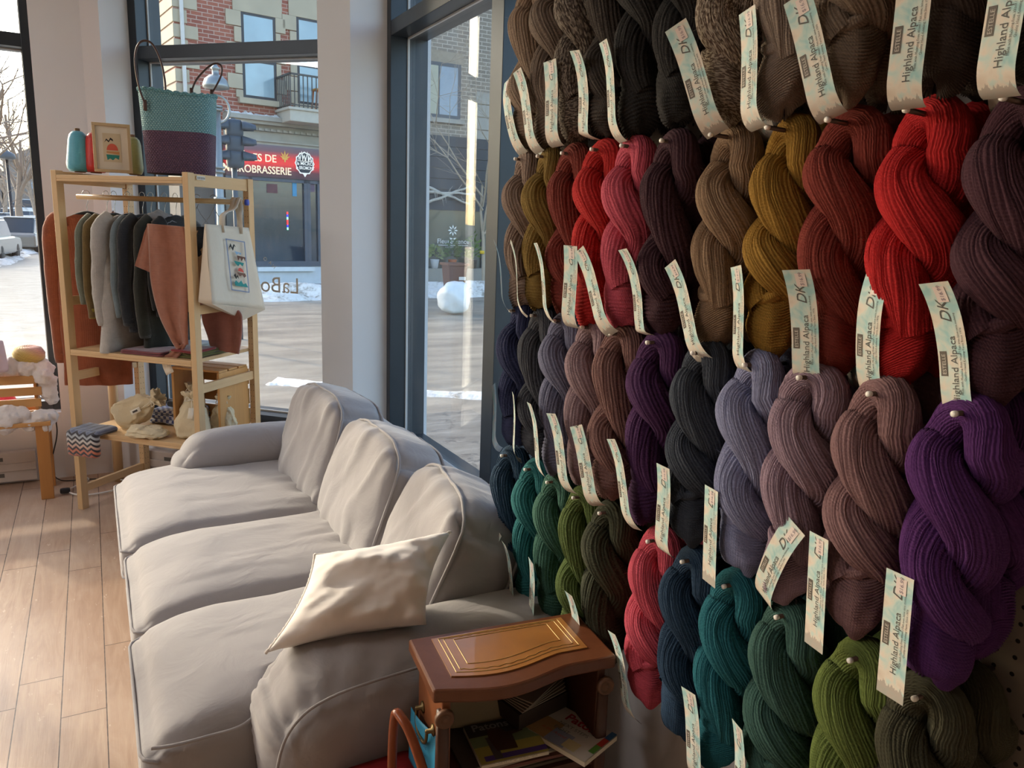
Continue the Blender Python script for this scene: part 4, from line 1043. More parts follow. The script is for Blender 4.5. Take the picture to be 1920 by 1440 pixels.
def skein_mesh(name, N, L, seed, turns=1.05, R=.034, flip=False, bulb=True, cup=1.0):
    """twisted hank: one loop over a peg (peg along X at the origin), its two legs twisted, ends tucked in a wrapped bottom"""
    dep = .065 if N > 26 else .09; rnd = random.Random(seed); mb = MB(); zt, zb = -.035, -L+.085
    ph0 = rnd.uniform(-.12, .12)
    def leg(t, s_):
        ph = ph0+turns*2*PI*t*(1+.08*math.sin(t*5+seed)); ro = .0305*(1-.12*t)+.003*math.sin(t*7+seed)
        if s_ < 0: ph += PI
        return Vector((-ro*1.0*math.sin(ph), ro*math.cos(ph)*1.04, zt+(zb-zt)*t)), R*(.84+.20*min(1, t/.14)-.26*max(0, t-.74)/.26+.03*math.sin(t*11+seed*2))
    path = []
    K = 46
    for i in range(K, -1, -1): path.append(leg(i/K, 1))
    a, b = path[-1][0], leg(0, -1)[0]
    for i in range(1, 10):
        f = i/10; an = PI*f
        path.append((Vector((lerp(a.x, b.x, f)*1.0, .030*math.cos(an), zt+.046*math.sin(an)+.002)), R*(.84-.08*math.sin(an))))
    for i in range(0, K+1): path.append(leg(i/K, -1))
    M_ = len(path)-1
    per = 4 if N > 24 else 5
    W_ = N*per
    frames = []; uax = None; acc = [0.0]
    for i, (p, r) in enumerate(path):
        t = (path[min(i+1, M_)][0]-path[max(i-1, 0)][0]).normalized()
        uax = Vector((1, 0, 0)) if uax is None else uax
        uax = (uax-t*uax.dot(t)).normalized(); frames.append((p, r, t, uax.copy(), t.cross(uax)))
        if i: acc.append(acc[-1]+(p-path[i-1][0]).length)
    so = [rnd.uniform(-.022, .022) for _ in range(N+1)]
    def fn(u, v):
        i = int(round(u*M_)); p, r, t, ua, wa = frames[i]
        th = 2*PI*v+acc[i]*9.0+.17*fbm((math.cos(2*PI*v)*1.8, math.sin(2*PI*v)*1.8, acc[i]*13+seed), 1, 3)
        rg = abs(math.cos(N*PI*v))**.8
        rr = r*(1-dep*(1-rg)+so[int(v*N)]*(1 if int(v*N) % 3 else -.5)+.08*fbm((math.cos(2*PI*v)*2.2, math.sin(2*PI*v)*2.2, acc[i]*9+seed*2), 1, 2))
        return p+ua*(math.cos(th)*rr)+wa*(math.sin(th)*rr)
    mb.grid(fn, M_, W_, cv=True, us=acc[-1]/.008, vs_=N)
    if bulb:
        # strands wrapped round the foot of the hank, a little open at the top
        zc = -L+.067; NB = int(N*.95); WB = NB*per; rx, ry, rz_ = .043, .048, .066*cup; tl = rnd.uniform(-.35, .35)
        def fb(u, v):
            an = 2*PI*u; la = -PI/2*.98+v*(PI*.92); rg = abs(math.cos(NB*PI*v))**.8
            k = (1-dep*.9*(1-rg))*(1+.13*fbm((math.cos(an)*1.3+seed, math.sin(an)*1.3, v*3), 1, 2))
            z = math.sin(la)*rz_*k; rr = math.cos(la)**.75*k
            P = Vector((rx*rr*math.cos(an), ry*rr*math.sin(an), z))
            P.z += tl*P.y+.25*P.x+.006*math.sin(an*2+seed)
            P.x += -.004; return P+Vector((0, 0, zc))
        mb.grid(fb, 44, WB, cu=True, us=2*PI*.04/.008, vs_=NB)
        # the end loop pulled through above the wrap
        c0 = Vector((-.02, rnd.uniform(-.02, .02), zc+.045))
        def fl(u, v):
            an = -1.2+2.4*u; th = 2*PI*v; c_ = Vector((-.012-.022*math.cos(an), .040*math.sin(an), zc+.040+.012*math.cos(an*1.5)*(1 if flip else -1)))
            rg = abs(math.cos(7*PI*v))**.8; rr = (.013-.004*abs(an))*(1-.14*(1-rg))
            return c_+Vector((math.cos(th)*rr, 0, math.sin(th)*rr))
        mb.grid(fl, 20, 42, cv=True, us=12, vs_=7)
    # stray fibres
    for i in range(420):
        if rnd.random() < .75:
            k = rnd.randint(2, M_-2); p, r, t, ua, wa = frames[k]; th = rnd.random()*2*PI; q = p+ua*math.cos(th)*r*.97+wa*math.sin(th)*r*.97; nn = (ua*math.cos(th)+wa*math.sin(th))
        else:
            th = rnd.random()*2*PI; la = rnd.uniform(-1.4, .9); nn = Vector((math.cos(th)*math.cos(la), math.sin(th)*math.cos(la), math.sin(la))); q = Vector((.040*nn.x, .044*nn.y, .06*nn.z-L+.062)); t = Vector((0, 0, 1))
        d = (nn*.5+t*rnd.uniform(-1, 1)+Vector((rnd.uniform(-.5, .5),)*3)).normalized(); Lh = rnd.uniform(.006, .016); w_ = d.cross(nn).normalized()*.00011
        m1 = q+d*Lh*.5+nn*.0012; m2 = q+d*Lh+nn*rnd.uniform(-.001, .003)
        mb.add([q-w_, q+w_, m1+w_, m1-w_, m2], [(0, 1, 2, 3), (3, 2, 4)], [[(0, 0)]*4, [(0, 0)]*3])
    if flip:
        for v in mb.v: v.y *= 1
    return mb.mesh(name)
DKM = [skein_mesh('dk_skein', 44, .352, 1, 1.10), skein_mesh('dk_skein', 46, .356, 5, .98), skein_mesh('dk_skein', 42, .348, 9, 1.18)]
CHM = [skein_mesh('chunky_skein', 26, .350, 2, .86, .034), skein_mesh('chunky_skein', 25, .356, 6, .98, .034), skein_mesh('chunky_skein', 27, .345, 12, .92, .0335)]

# paper band: a ribbon bent along its length with the print laid on it
def m_band():
    n = NT('label_paper'); c = n.coord('UV'); u, v, _ = n.sep(c)[:3]
    f = n.noise(n.comb(n.math('MULTIPLY', u, 4), n.math('MULTIPLY', v, 1)), 1.6, 3, .5, .6)
    col = n.ramp(f, [(.36, '#9fc9c8'), (.48, '#c6d6cd'), (.58, '#dcd3c4'), (.8, '#d2c2b0')])
    # mountain silhouette at the foot of the band
    h = n.math('MULTIPLY', n.noise(n.comb(n.math('MULTIPLY', v, 3.0), 0.0), 2.2, 4, .6), .22)
    ml = n.math('MULTIPLY', n.math('GREATER_THAN', u, n.math('SUBTRACT', 1.0, n.math('SUBTRACT', h, .015))), .75)
    col = n.mix(ml, col, '#a2988e')
    return n.out(col, .6)
M_BAND = m_band(); M_INK = plain('#54544f', .6); M_BADGE = plain('#5f574e', .6); M_BADGETX = plain('#cfc8bc', .6); M_PRICE = plain('#e3d3cb', .5); M_PINK = plain('#8d7f88', .6)
M_PAPERBACK = plain('#cbbfa4', .7)
BW = .043
def ribbon_curve(prof, Lb, n=60):
    """prof: list of (fraction, bend angle from straight down, in degrees; + towards the board)"""
    pts = [Vector((0, 0, 0))]; ds = Lb/n
    for i in range(n):
        s_ = (i+.5)/n
        for (a, x), (b, y) in zip(prof, prof[1:]):
            if a <= s_ <= b: an = lerp(x, y, (s_-a)/(b-a)); break
        an = math.radians(an); pts.append(pts[-1]+Vector((math.sin(an), 0, -math.cos(an)))*ds)
    return pts
def band_parts(key, prof, Lb, chunky, price=True):
    pts = ribbon_curve(prof, Lb); n = len(pts)-1
    mid = pts[int(n*.55)].copy()
    def at(s_, w_, off=0):
        x = max(0, min(1, s_/Lb))*n; i = min(int(x), n-1); p = lerp(pts[i], pts[i+1], x-i); t = (pts[i+1]-pts[i]).normalized()
        nn = Vector((-t.z*-1, 0, -t.x*-1)); nn = Vector((t.z, 0, -t.x))   # faces away from the board
        if nn.x > 0: nn = -nn
        return p-mid+Vector((0, w_, 0))+nn*off
    mb = MB(); mb.grid(lambda u, v: at(u*Lb, (.5-v)*BW), 40, 3); me = mb.mesh('paper_band'); me.materials.append(M_BAND)
    def printed(items, name, mat, off=.0005):
        q = MB()
        for txt, size, s0, w0, shear, bold in items:
            vs, fs = text2d(txt, size, shear, 1.0, bold)
            q.add([at(s0-v.x, w0+v.y, off) for v in vs], fs, smooth=False)
        m_ = q.mesh(name); m_.materials.append(mat); return m_
    def patch(s0, s1, w0, w1, name, mat, off):
        q = MB(); r = 6
        q.grid(lambda u, v: at(lerp(s0, s1, u), lerp(w0, w1, v), off), r, 2); m_ = q.mesh(name); m_.materials.append(mat); return m_
    out = [('paper_band', me)]
    s0 = Lb*.80
    big = [('Highland Alpaca', .0135, s0, -.0065, 0, 0)] + ([('Chunky', .0165, s0-.104, -.0065, .5, .006)] if chunky else [('DK', .021, s0-.104, -.0065, .35, 0)])
    out.append(('band_title', printed(big, 'band_title', M_INK)))
    out.append(('band_small_print', printed([('Made with Mulesing Free Wool / Fait avec laine sans mulesing', .0042, s0-.012, -.0125, 0, 0)], 'band_small_print', M_INK)))
    out.append(('band_small_print', printed([('Quality Hand Knitting Yarns Since 1976', .0042, s0-.03, -.0175, 0, 0)], 'band_small_print', M_INK)))
    out.append(('maker_badge', patch(s0-.036, s0-.068, .0085, .0185, 'maker_badge', M_BADGE, .0004)))
    out.append(('badge_lettering', printed([('ESTELLE', .0075, s0-.038, .0105, 0, 0)], 'badge_lettering', M_BADGETX, .0007)))
    if price:
        ps = Lb*.03
        out.append(('price_sticker', patch(ps, ps+.022, -.012, .004, 'price_sticker', M_PRICE, .0008)))
        out.append(('price_lettering', printed([('$16.99', .008, ps+.0205, -.0075, .1, 0)], 'price_lettering', M_PINK, .0011)))
    return out
PROFS = {'a': ([(0, 24), (.35, 6), (.7, 4), (.86, 28), (1, 60)], .195),
         'b': ([(0, 10), (.4, 0), (.75, 0), (.9, 30), (1, 75)], .185),
         'c': ([(0, -16), (.3, 2), (.7, 12), (.88, 30), (1, 50)], .19),
         'd': ([(0, 2), (1, 2)], .175),
         'e': ([(0, 34), (.3, 14), (.62, 2), (.8, 10), (.84, 70), (1, 80)], .20)}
BANDS = {}
def get_band(key, chunky):
    k = (key, chunky)
    if k not in BANDS: BANDS[k] = band_parts(k, PROFS[key][0], PROFS[key][1], chunky)
    return BANDS[k]

YGROUP = {'dk': 'fine wool skeins hanging on the yarn wall', 'ch': 'chunky wool skeins hanging on the yarn wall'}
def skein(kind, idx, col, loc, rz, label, band=None, mat=None, sway=(0, 0), sc=1.0):
    me = (DKM if kind == 'dk' else CHM)[idx % 3]
    root = thing('yarn_skein', label, 'yarn skein', loc, rz, YGROUP[kind])
    root.rotation_euler = (sway[0], sway[1], rz); root.scale = (sc, sc, sc)
    o = D.objects.new('hank', me); COL.objects.link(o); o.parent = root
    if not me.materials: me.materials.append(None)
    o.material_slots[0].link = 'OBJECT'; o.material_slots[0].material = mat or m_yarn(col)
    if band:
        key, off, tilt, twist = band
        par = None
        for nm, bm in get_band(key, kind == 'ch'):
            b = D.objects.new(nm, bm); COL.objects.link(b)
            if par is None:
                b.parent = root; b.location = Vector(off); b.rotation_euler = (math.radians(tilt), 0, math.radians(twist)); par = b
            else: b.parent = par
    return root
def peg(y, z, label, tip=PEGX):
    t = thing('display_peg', label, 'peg', (1.105, y, z), 0, 'metal pegs of the yarn wall')
    mb = MB(); mb.tube([(1.105, y, z), (tip+.06, y, z), (tip+.004, y, z+.002)], .0036, 10); mb.build('rod', plain('#5a4a44', .3, .7), t)
    mb = MB(); mb.lathe([(.0015, -.004), (.0038, -.003), (.0042, .0), (.004, .0035), (.002, .0045)], (tip+.002, y, z+.002), 14, M=Matrix.Rotation(-PI/2, 3, 'Y')); mb.build('end_cap', plain('#f4f1ea', .25, .0, Emission_Color=(0, 0, 0, 1)), t)
    return t
# the perforated board and the rails that carry the pegs
def m_pegboard():
    n = NT('perforated_board'); x, y, z = n.sep(n.coord())[:3]
    fy = n.math('SUBTRACT', n.math('FRACT', n.math('DIVIDE', y, .0254)), .5); fz = n.math('SUBTRACT', n.math('FRACT', n.math('DIVIDE', z, .0254)), .5)
    d = n.math('SQRT', n.math('ADD', n.math('MULTIPLY', fy, fy), n.math('MULTIPLY', fz, fz)))
    return n.out(n.mix(n.math('LESS_THAN', d, .13), '#8f857c', '#15110f'), .6)
mb = MB(); mb.b2(1.105, 1.1195, -.4, 1.72, .62, 2.6); tag(mb.build('pegboard', m_pegboard()), 'perforated hardboard panel on the right wall behind the hanging yarn', 'pegboard')
ROWZ = [2.105, 1.718, 1.347, .958]
RN = ['top row', 'second row', 'third row', 'bottom row']
# (y, colour name, colour, mesh kind, band(key, tilt, twist) or None, front x offset, number of skeins on the peg)
CY = [1.715, 1.607, 1.50, 1.384, 1.28, 1.158]
DY = [1.03, .905, .793, .672, .551]
rows = [
 [ (CY[0], 'oatmeal taupe', '#8d7a68', 'ch', ('c', -14, 25)), (CY[1], 'dark taupe', '#6a5c50', 'ch', ('a', 10, 10)), (CY[2], 'black and cream marled', '#3c3028', 'ch', ('b', 3, 5)), (CY[3], 'charcoal brown', '#38312b', 'ch', ('e', -6, 10)), (CY[4], 'black', '#1b1918', 'ch', ('a', 0, 30)), (CY[5], 'soft black', '#151313', 'ch', None),
   (DY[0]+.01, 'brown and cream marled', '#5b4a3c', 'dk', ('a', 22, 0)), (DY[1], 'pale taupe', '#85766a', 'dk', ('b', 8, 0)), (DY[2]+.01, 'mid taupe', '#7a6a5a', 'dk', ('b', 20, 0)), (DY[3]-.02, 'dark chocolate brown', '#3a2c25', 'dk', ('b', 2, 0)), (DY[4]-.02, 'smoky black', '#2c2623', 'dk', ('b', 0, 0)) ],
 [ (CY[0], 'grey taupe', '#7d6a5e', 'ch', ('a', 12, 35)), (CY[1], 'olive mustard', '#70581f', 'ch', ('a', 14, 30)), (CY[2], 'brick red', '#70281c', 'ch', ('a', 4, 35)), (CY[3], 'bright red', '#a81614', 'ch', ('b', 0, 5)), (CY[4], 'rose pink', '#b5485a', 'ch', ('a', 26, 10)), (CY[5], 'dark plum', '#34121f', 'ch', ('e', 8, 5)),
   (DY[0], 'camel brown', '#836a52', 'dk', ('a', 24, 5)), (DY[1], 'golden mustard', '#8a661c', 'dk', ('b', 10, 15)), (DY[2], 'rust red', '#76281c', 'dk', ('e', 6, 0)), (DY[3], 'scarlet', '#b01216', 'dk', ('c', 0, -5)), (DY[4], 'deep burgundy plum', '#3b1624', 'dk', ('e', 10, 0)) ],
 [ (CY[0], 'navy blue', '#172045', 'ch', ('b', 0, 50)), (CY[1], 'slate grey', '#373a42', 'ch', ('b', 2, 25)), (CY[2], 'periwinkle grey', '#63657c', 'ch', ('a', 5, 45)), (CY[3], 'mauve grey', '#806a70', 'ch', ('a', 12, 25)), (CY[4], 'dusty rosewood', '#745450', 'ch', ('b', 22, 5)), (CY[5], 'violet purple', '#3b1044', 'ch', ('a', 16, 40)),
   (DY[0], 'blue slate', '#2d3440', 'dk', ('b', 2, 5)), (DY[1], 'lavender blue', '#8084a4', 'dk', ('d', 2, 0)), (DY[2], 'lilac mauve', '#8a7482', 'dk', ('c', 24, 30)), (DY[3], 'rosy mauve', '#7b5c5e', 'dk', ('d', 4, 0)), (DY[4], 'royal purple', '#48165a', 'dk', ('d', 2, 0)) ],
 [ (CY[0]+.02, 'petrol blue', '#0e3048', 'ch', ('c', 18, 30)), (CY[1], 'bright teal', '#0e5a5c', 'ch', ('a', 4, 45)), (CY[2], 'sea green', '#2a5446', 'ch', ('b', 0, 50)), (CY[3], 'moss green', '#455622', 'ch', None), (CY[4], 'dark olive green', '#2b2e1a', 'ch', ('a', 10, 25)),
   (1.114, 'coral rose', '#b54456', 'dk', ('a', 18, 30)), (1.012, 'deep petrol blue', '#0d2e48', 'dk', None), (.903, 'vivid teal', '#0c5c68', 'dk', ('b', 12, 15)), (.785, 'spruce green', '#2c5049', 'dk', ('b', 10, 25)), (.647, 'fern green', '#56662a', 'dk', None), (.546, 'black olive', '#34321f', 'dk', None) ]]
def nb(lst, i):
    l = lst[i-1][1] if i > 0 else None; r = lst[i+1][1] if i < len(lst)-1 else None
    if l and r: return 'between %s and %s' % (l, r)
    return ('left of %s' % r) if r else ('right of %s' % l)
rnd = random.Random(77)
for ri, row in enumerate(rows):
    for i, (y, cname, col, kind, band) in enumerate(row):
        z = ROWZ[ri]; mat = None
        if 'marled' in cname: mat = m_yarn(col, '#a99c8b' if kind == 'dk' else '#80766a', 'marl')
        wt = 'thick' if kind == 'ch' else 'fine'
        out_peg = kind == 'dk' and ri == 1
        xf = .966 if not out_peg else .99
        peg(y, z, 'pale tipped metal peg holding the %s %s skeins, %s' % (cname, wt, RN[ri]))
        bd = None
        if band:
            key, tilt, tw = band
            if key != 'c': tilt = -tilt
            bd = (key, (-.062+(.01 if key in 'ce' else 0), .014+(.008 if kind == 'ch' else 0), -.302+(.014 if kind == 'ch' else 0)), tilt, -tw*.55)
        skein(kind, i+ri, col, (xf, y, z-.010), rnd.uniform(-.25, .25), '%s %s wool skein, frontmost on its peg, %s of pegs' % (cname, wt, RN[ri]), bd, mat, (rnd.uniform(-.02, .02), rnd.uniform(-.02, .02)), 1.0)
        bcol, bn = (col, cname) if not (ri == 0 and i in (0, 1) and kind == 'ch') else (('#c9b8a0', 'cream') if i == 0 else ('#bfae98', 'pale cream'))
        skein(kind, i+ri+1, bcol, (xf+.08, y-.006+(.055 if bn != cname else 0), z-.010-(.045 if bn != cname else 0)), rnd.uniform(-.5, .5), '%s %s wool skein hanging behind the front one, %s of pegs' % (bn, wt, RN[ri]),
              (('b', (-.056, -.02, -.31), rnd.uniform(-12, 12), -30) if (i+ri) % 3 == 0 else None), mat if bn == cname else None, (rnd.uniform(-.03, .03), 0), .99)
# ------------------------------------------------------------------ pine shelving unit
M_PINE = wood('#d9b98c', 2, .45, .16); M_PINEX = wood('#d9b98c', 0, .45, .16); M_HOLE = plain('#3a2616', .8)
S2 = 1/math.sqrt(2)
SA = Vector((S2, -S2, 0)); SBv = Vector((S2, S2, 0))       # along the shelf front / into its depth
SO = Vector((-.15, 4.51, 0)); SW, SDp, SH = .80, .50, 1.755
def sh(a, b, z): return SO+SA*a+SBv*b+Vector((0, 0, z))
su = thing('shelving_unit', 'tall pine shelving unit with clothes rail standing in the window corner', 'shelving unit', SO, math.radians(-45))
def sb(mb, a0, a1, b0, b1, z0, z1, mi=0): return mb.b2(a0, a1, b0, b1, z0, z1, mi)    # local axes of the unit
PW, PD = .032, .044
for a in (0, SW-PW):
    for b in (0, SDp-PD):
        mb = MB(); sb(mb, a, a+PW, b, b+PD, 0, SH)
        if True:
            for k in range(52):
                z = .06+k*.032
                for bb_ in ((b+.012, b+.032) if b > .1 else ()):
                    mb.lathe([(.0022, 0), (.0022, .0006)], (a+PW if a < .1 else a, bb_, z), 6, M=Matrix.Rotation(PI/2 if a < .1 else -PI/2, 3, 'Y'), mi=1)
                for aa in (a+.008, a+.024):
                    if b > .1: mb.lathe([(.0022, 0), (.0022, .0006)], (aa, b, z), 6, M=Matrix.Rotation(PI/2, 3, 'X'), mi=1)
        mb.build('post', [M_PINE, M_HOLE], su, local=True, bevel=.002)
for a in (.006, SW-PW+.006):
    for z0, z1 in ((SH-.062, SH-.004), (1.09, 1.135), (.70, .745), (.09, .13)):
        mb = MB(); sb(mb, a, a+.02, PD, SDp-PD, z0, z1); mb.build('side_rail', wood('#d9b98c', 1, .45, .16), su, local=True, bevel=.002)
for z in (SH-.022, .868, .44):
    mb = MB(); sb(mb, PW+.001, SW-PW-.001, 0.0, SDp, z-.018, z); sb(mb, PW+.001, SW-PW-.001, 0.0, .02, z-.03, z-.018); mb.build('shelf_board', M_PINEX, su, local=True, bevel=.002)
mb = MB(); mb.b2(SW+.0005, SW+.0012, .06, .12, SH-.03, SH-.012); mb.build('barcode_sticker', plain('#ddd8cf', .5), su, local=True)
mb = MB()
for k in range(9): mb.b2(SW+.0012, SW+.0016, .066+k*.006, .066+k*.006+(.002 if k % 2 else .0035), SH-.027, SH-.016)
mb.build('barcode_print', plain('#55504a', .6), su, local=True)
RZ = 1.635
r0, r1 = Vector((-.01, .16, RZ)), Vector((SW+.02, .42, RZ))
mb = MB(); mb.tube([r0, r1], .013, 12); mb.tube([r1+Vector((-.012, -.004, 0)), r1+Vector((.004, .0015, 0))], .0155, 12, mi=1); mb.build('clothes_rail', [wood('#cfae80', 0, .4, .12), plain('#4f63c8', .5)], su, local=True)
def rail(t): return wm(su) @ lerp(r0, r1, t)

# ------------------------------------------------------------------ knitted goods
def m_knit(col, rib=0, fuzz=.3, var=.14, name='knit', axis='z', bs=1.0):
    key = ('knit', col, rib, fuzz, axis, bs)
    if key in _mc: return _mc[key]
    n = NT(name); c = n.coord(); x, y, z = n.sep(c)[:3]
    base = lin(col)[:3]
    f = n.noise(c, 22, 4, .65)
    cc = n.mix(f, tuple(v*(1-var*2) for v in base), tuple(min(1, v*(1+var*2)+.004) for v in base))
    s1 = n.math('SINE', n.math('MULTIPLY', z, 2*PI/(.0065*bs))); s2 = n.math('SINE', n.math('MULTIPLY', n.math('ADD', x, y), 2*PI/(.008*bs)))
    h = n.math('ADD', n.math('MULTIPLY', s1, .5 if axis == 'z' else .2), n.math('MULTIPLY', s2, .5 if axis != 'z' or rib else .3))
    nr = n.bump(h, .35, .0015); nr = n.bump(n.noise(c, 320, 3, .8), fuzz, .002, nr)
    _mc[key] = n.out(cc, .95, nr, Sheen_Weight=.5, Sheen_Roughness=.4)
    return _mc[key]
def hanger_pts(P, wv, half, z0, drop=.06):
    return [P+wv*(-half)+Vector((0, 0, z0-drop)), P+wv*(-half*.5)+Vector((0, 0, z0-drop*.35)), P+Vector((0, 0, z0)), P+wv*(half*.5)+Vector((0, 0, z0-drop*.35)), P+wv*half+Vector((0, 0, z0-drop))]
def hanger(P, wv, label, mat, half=.17, thick=.009, zoff=-.085, drop=.055, hook=True):
    """P = point on the rail"""
    t = thing('clothes_hanger', label, 'hanger', P, 0)
    mb = MB(); mb.tube(smooth(hanger_pts(P, wv, half, zoff, drop), 24), thick, 8, flat=1.5); mb.build('shoulder_bar', mat, t)
    if hook:
        mb = MB(); pts = [P+wv*.018*math.cos(a)+Vector((0, 0, .016+.0175*math.sin(a)-.0)) for a in [math.radians(200-20*k) for k in range(13)]]
        pts += [P+wv*.006+Vector((0, 0, -.028)), P+Vector((0, 0, -.045)), P+Vector((0, 0, zoff))]
        mb.tube(smooth(pts, 40), .0016, 6); mb.build('hook', plain('#b5b9bc', .25, .9), t)
    return t
def garment(name, label, cat, P, wv, half, length, thick, mat, sleeve=None, zoff=-.085, slope=.09, flare=1.05, seed=1, hemmat=None, hemw=0, tilt=0, slv_len=.5, neck=.35, group=None):
    """a knitted top hanging from P; wv = shoulder direction (horizontal)"""
    av = Vector((wv.y, -wv.x, 0)); t = thing(name, label, cat, (P.x, P.y, P.z+zoff-length), 0, group)
    NU, NV = 30, 44
    def fn(u, v):
        zt = -length*u; s = math.sin(u*PI/2)
        # shoulder line comes from width as function of depth
        wu = lerp(half*neck, half, min(1, (u*length/slope))**.55) if u*length < slope else half*(1+(flare-1)*u)
        an = 2*PI*v; cx, cy = math.cos(an), math.sin(an)
        ex = (abs(cx)**.55)*(1 if cx > 0 else -1); ey = (abs(cy)**.8)*(1 if cy > 0 else -1)
        tk = thick*(.55+.45*min(1, u*6))*(1+.35*u)
        p = P+wv*(wu*ex)+av*(tk*ey*.5)+Vector((0, 0, zoff+zt))
        f = .018*fbm((wu*ex*7+seed, u*2.2, seed*1.7), 1, 3)*min(1, u*4)+.010*math.sin(ex*9+seed+u*2)*u
        return p+av*f+wv*(.010*fbm((u*4, seed, v*2), 1, 2))+av*tilt*u
    mb = MB(); mb.grid(fn, NU, NV, cv=True)
    n0 = len(mb.v)
    mb.f.append(list(range(NV))[::-1]); mb.mi.append(0); mb.sm.append(True); mb.uv.append(None)
    mb.build('body', mat, t)
    if hemw:
        mb = MB()
        def fh(u, v):
            p = fn(1-hemw/length*(1-u), v); c_ = P+Vector((0, 0, p.z-P.z)); d = (p-c_); return c_+d*(.99+.015*math.sin(u*PI))+Vector((0, 0, -.004*u))
        mb.grid(fh, 6, NV*2, cv=True); mb.build('hem_band', hemmat or mat, t)
    if sleeve:
        for sg in (-1, 1):
            sl = slv_len; r0_, r1_ = sleeve
            S0 = P+wv*sg*(half*.93)+Vector((0, 0, zoff-slope*.55))
            pts = [S0-wv*sg*.05+Vector((0, 0, .012)), S0+wv*sg*.012+Vector((0, 0, -.035)), S0+wv*sg*.028+Vector((0, 0, -sl*.33)), S0+wv*sg*.03+av*.01*sg+Vector((0, 0, -sl*.66)), S0+wv*sg*.022+Vector((0, 0, -sl))]
            pts = smooth(pts, 26); rs = [lerp(r0_, r1_, (i/26)**.8)*(1+.10*fbm((i*.4, seed, sg))) for i in range(27)]
            mb = MB(); mb.tube(pts, rs, 14, flat=.62, ref=av); mb.build('sleeve', mat, t)
            mb = MB(); mb.tube([pts[-1]+Vector((0, 0, .045)), pts[-1]+Vector((0, 0, .02)), pts[-1]+Vector((0, 0, -.006))], [r1_*.93, r1_*.9, r1_*.95], 16, flat=.62, ref=av); mb.build('cuff', hemmat or mat, t)
    return t
M_VELVET = plain('#191a1c', .9, Sheen_Weight=.4); M_WHG = wood('#c99a63', 0, .4, .15)
W = SBv
G = [  # t along rail, kind...
 (.17, 'sage grey cropped cardigan with ribbed cuffs, second garment on the rail', 'cardigan', .165, .40, .045, '#6f7466', (.040, .030), .40, '#7d8472'),
 (.215, 'mustard and brown striped pullover between the sage and pale grey knits', 'pullover', .17, .50, .045, '#6d5a34', (.040, .030), .47, '#8a7a2c'),
 (.295, 'large fluffy pale grey mohair sweater, the lightest garment on the rail', 'sweater', .19, .68, .075, '#b3aea8', (.055, .045), .50, None),
 (.38, 'blue grey fine mohair cardigan hanging behind the navy one', 'cardigan', .18, .50, .045, '#6f7e86', (.04, .03), .46, None),
 (.43, 'dark navy black wool sweater with uneven hem', 'sweater', .18, .58, .06, '#23272d', (.05, .04), .50, None),
 (.51, 'dark forest green mohair coat reaching down to the shelf', 'coat', .175, .69, .06, '#2c2f29', (.045, .035), .56, None),
 (.575, 'charcoal black knitted top hanging behind the terracotta shawl', 'top', .16, .50, .05, '#1e2022', (.04, .03), .42, None),
]
knit_bodies = []
for k, (t_, lab, cat, half, ln, th, col, slv, sl, hem) in enumerate(G):
    P = rail(t_)
    hanger(P, W, 'black velvet hanger carrying the %s' % ' '.join(lab.split(' ')[:4]).replace(',', ''), M_VELVET, half*.86, .007)
    hm = m_knit(hem, 1) if hem else None
    garment(cat, lab, cat, P, W, half, ln, th, m_knit(col, fuzz=.8 if k in (2, 3, 4, 5) else .4), slv, seed=k*3.1+1, flare=1.32 if k == 2 else 1.08, hemmat=hm, hemw=.045 if k in (0, 1, 2) else 0, slv_len=sl, slope=.075)
# long rust cardigan on the outside, at the left end of the rail
RP = pD(160, 352, 4.66); RP.z = RZ
hanger(RP, Vector((.97, -.24, 0)).normalized(), 'black hanger with wire hook carrying the rust cardigan at the rail end', M_VELVET, .11, .010, drop=.045)
RW = (SBv*.80-SA*.60).normalized()
garment('cardigan', 'long rust orange cardigan hanging past the left end of the shelving unit', 'cardigan', RP, Vector((.97, -.24, 0)).normalized(), .165, .90, .06, m_knit('#8a4a2e', 1, .4), (.052, .034), zoff=-.09, seed=9, slv_len=.74, slope=.06, flare=1.02)
# grey crocheted shawl collar over a hanger
P = rail(.50)+Vector((0, 0, 0))
mb = MB(); mb.grid(lambda u, v: P+SBv*(-.03)+SA*((u-.5)*.16)+SBv*((v-.5)*.2)+Vector((0, 0, -.055-.055*abs(2*u-1)**1.3-.04*abs(2*v-1)**1.5+.006*fbm((u*9, v*9, 2)))), 22, 22)
tag(mb.build('lace_shawl', m_knit('#8d9094', 0, .9), solid=.004), 'silvery lace shawl folded over a hanger in the middle of the rail', 'shawl')
# wooden trouser hangers on the right
for tt, lab in ((.70, 'plain wooden bar hanger carrying the tan ribbed vest'), (.80, 'wooden bar hanger nearest the right end of the rail')):
    P = rail(tt); t = thing('clothes_hanger', lab, 'hanger', P, 0); wv = (SBv*.35+SA*.94).normalized()
    mb = MB(); mb.beam(P-wv*.13+Vector((0, 0, -.145)), P+wv*.13+Vector((0, 0, -.145)), .012, .022); mb.build('bar', M_WHG, t, bevel=.003)
    for sg in (-1, 1):
        mb = MB(); mb.tube(smooth([P+Vector((0, 0, -.03)), P+wv*sg*.02+Vector((0, 0, -.07)), P+wv*sg*.07+Vector((0, 0, -.135))], 14), .0016, 6); mb.build('wire', plain('#aab0b4', .25, .9), t)
    mb = MB(); pts = [P+wv*.018*math.cos(a)+Vector((0, 0, .0145+.0175*math.sin(a))) for a in [math.radians(200-20*k) for k in range(13)]]+[P+Vector((0, 0, -.035))]
    mb.tube(pts, .0016, 6); mb.build('hook', plain('#aab0b4', .25, .9), t)
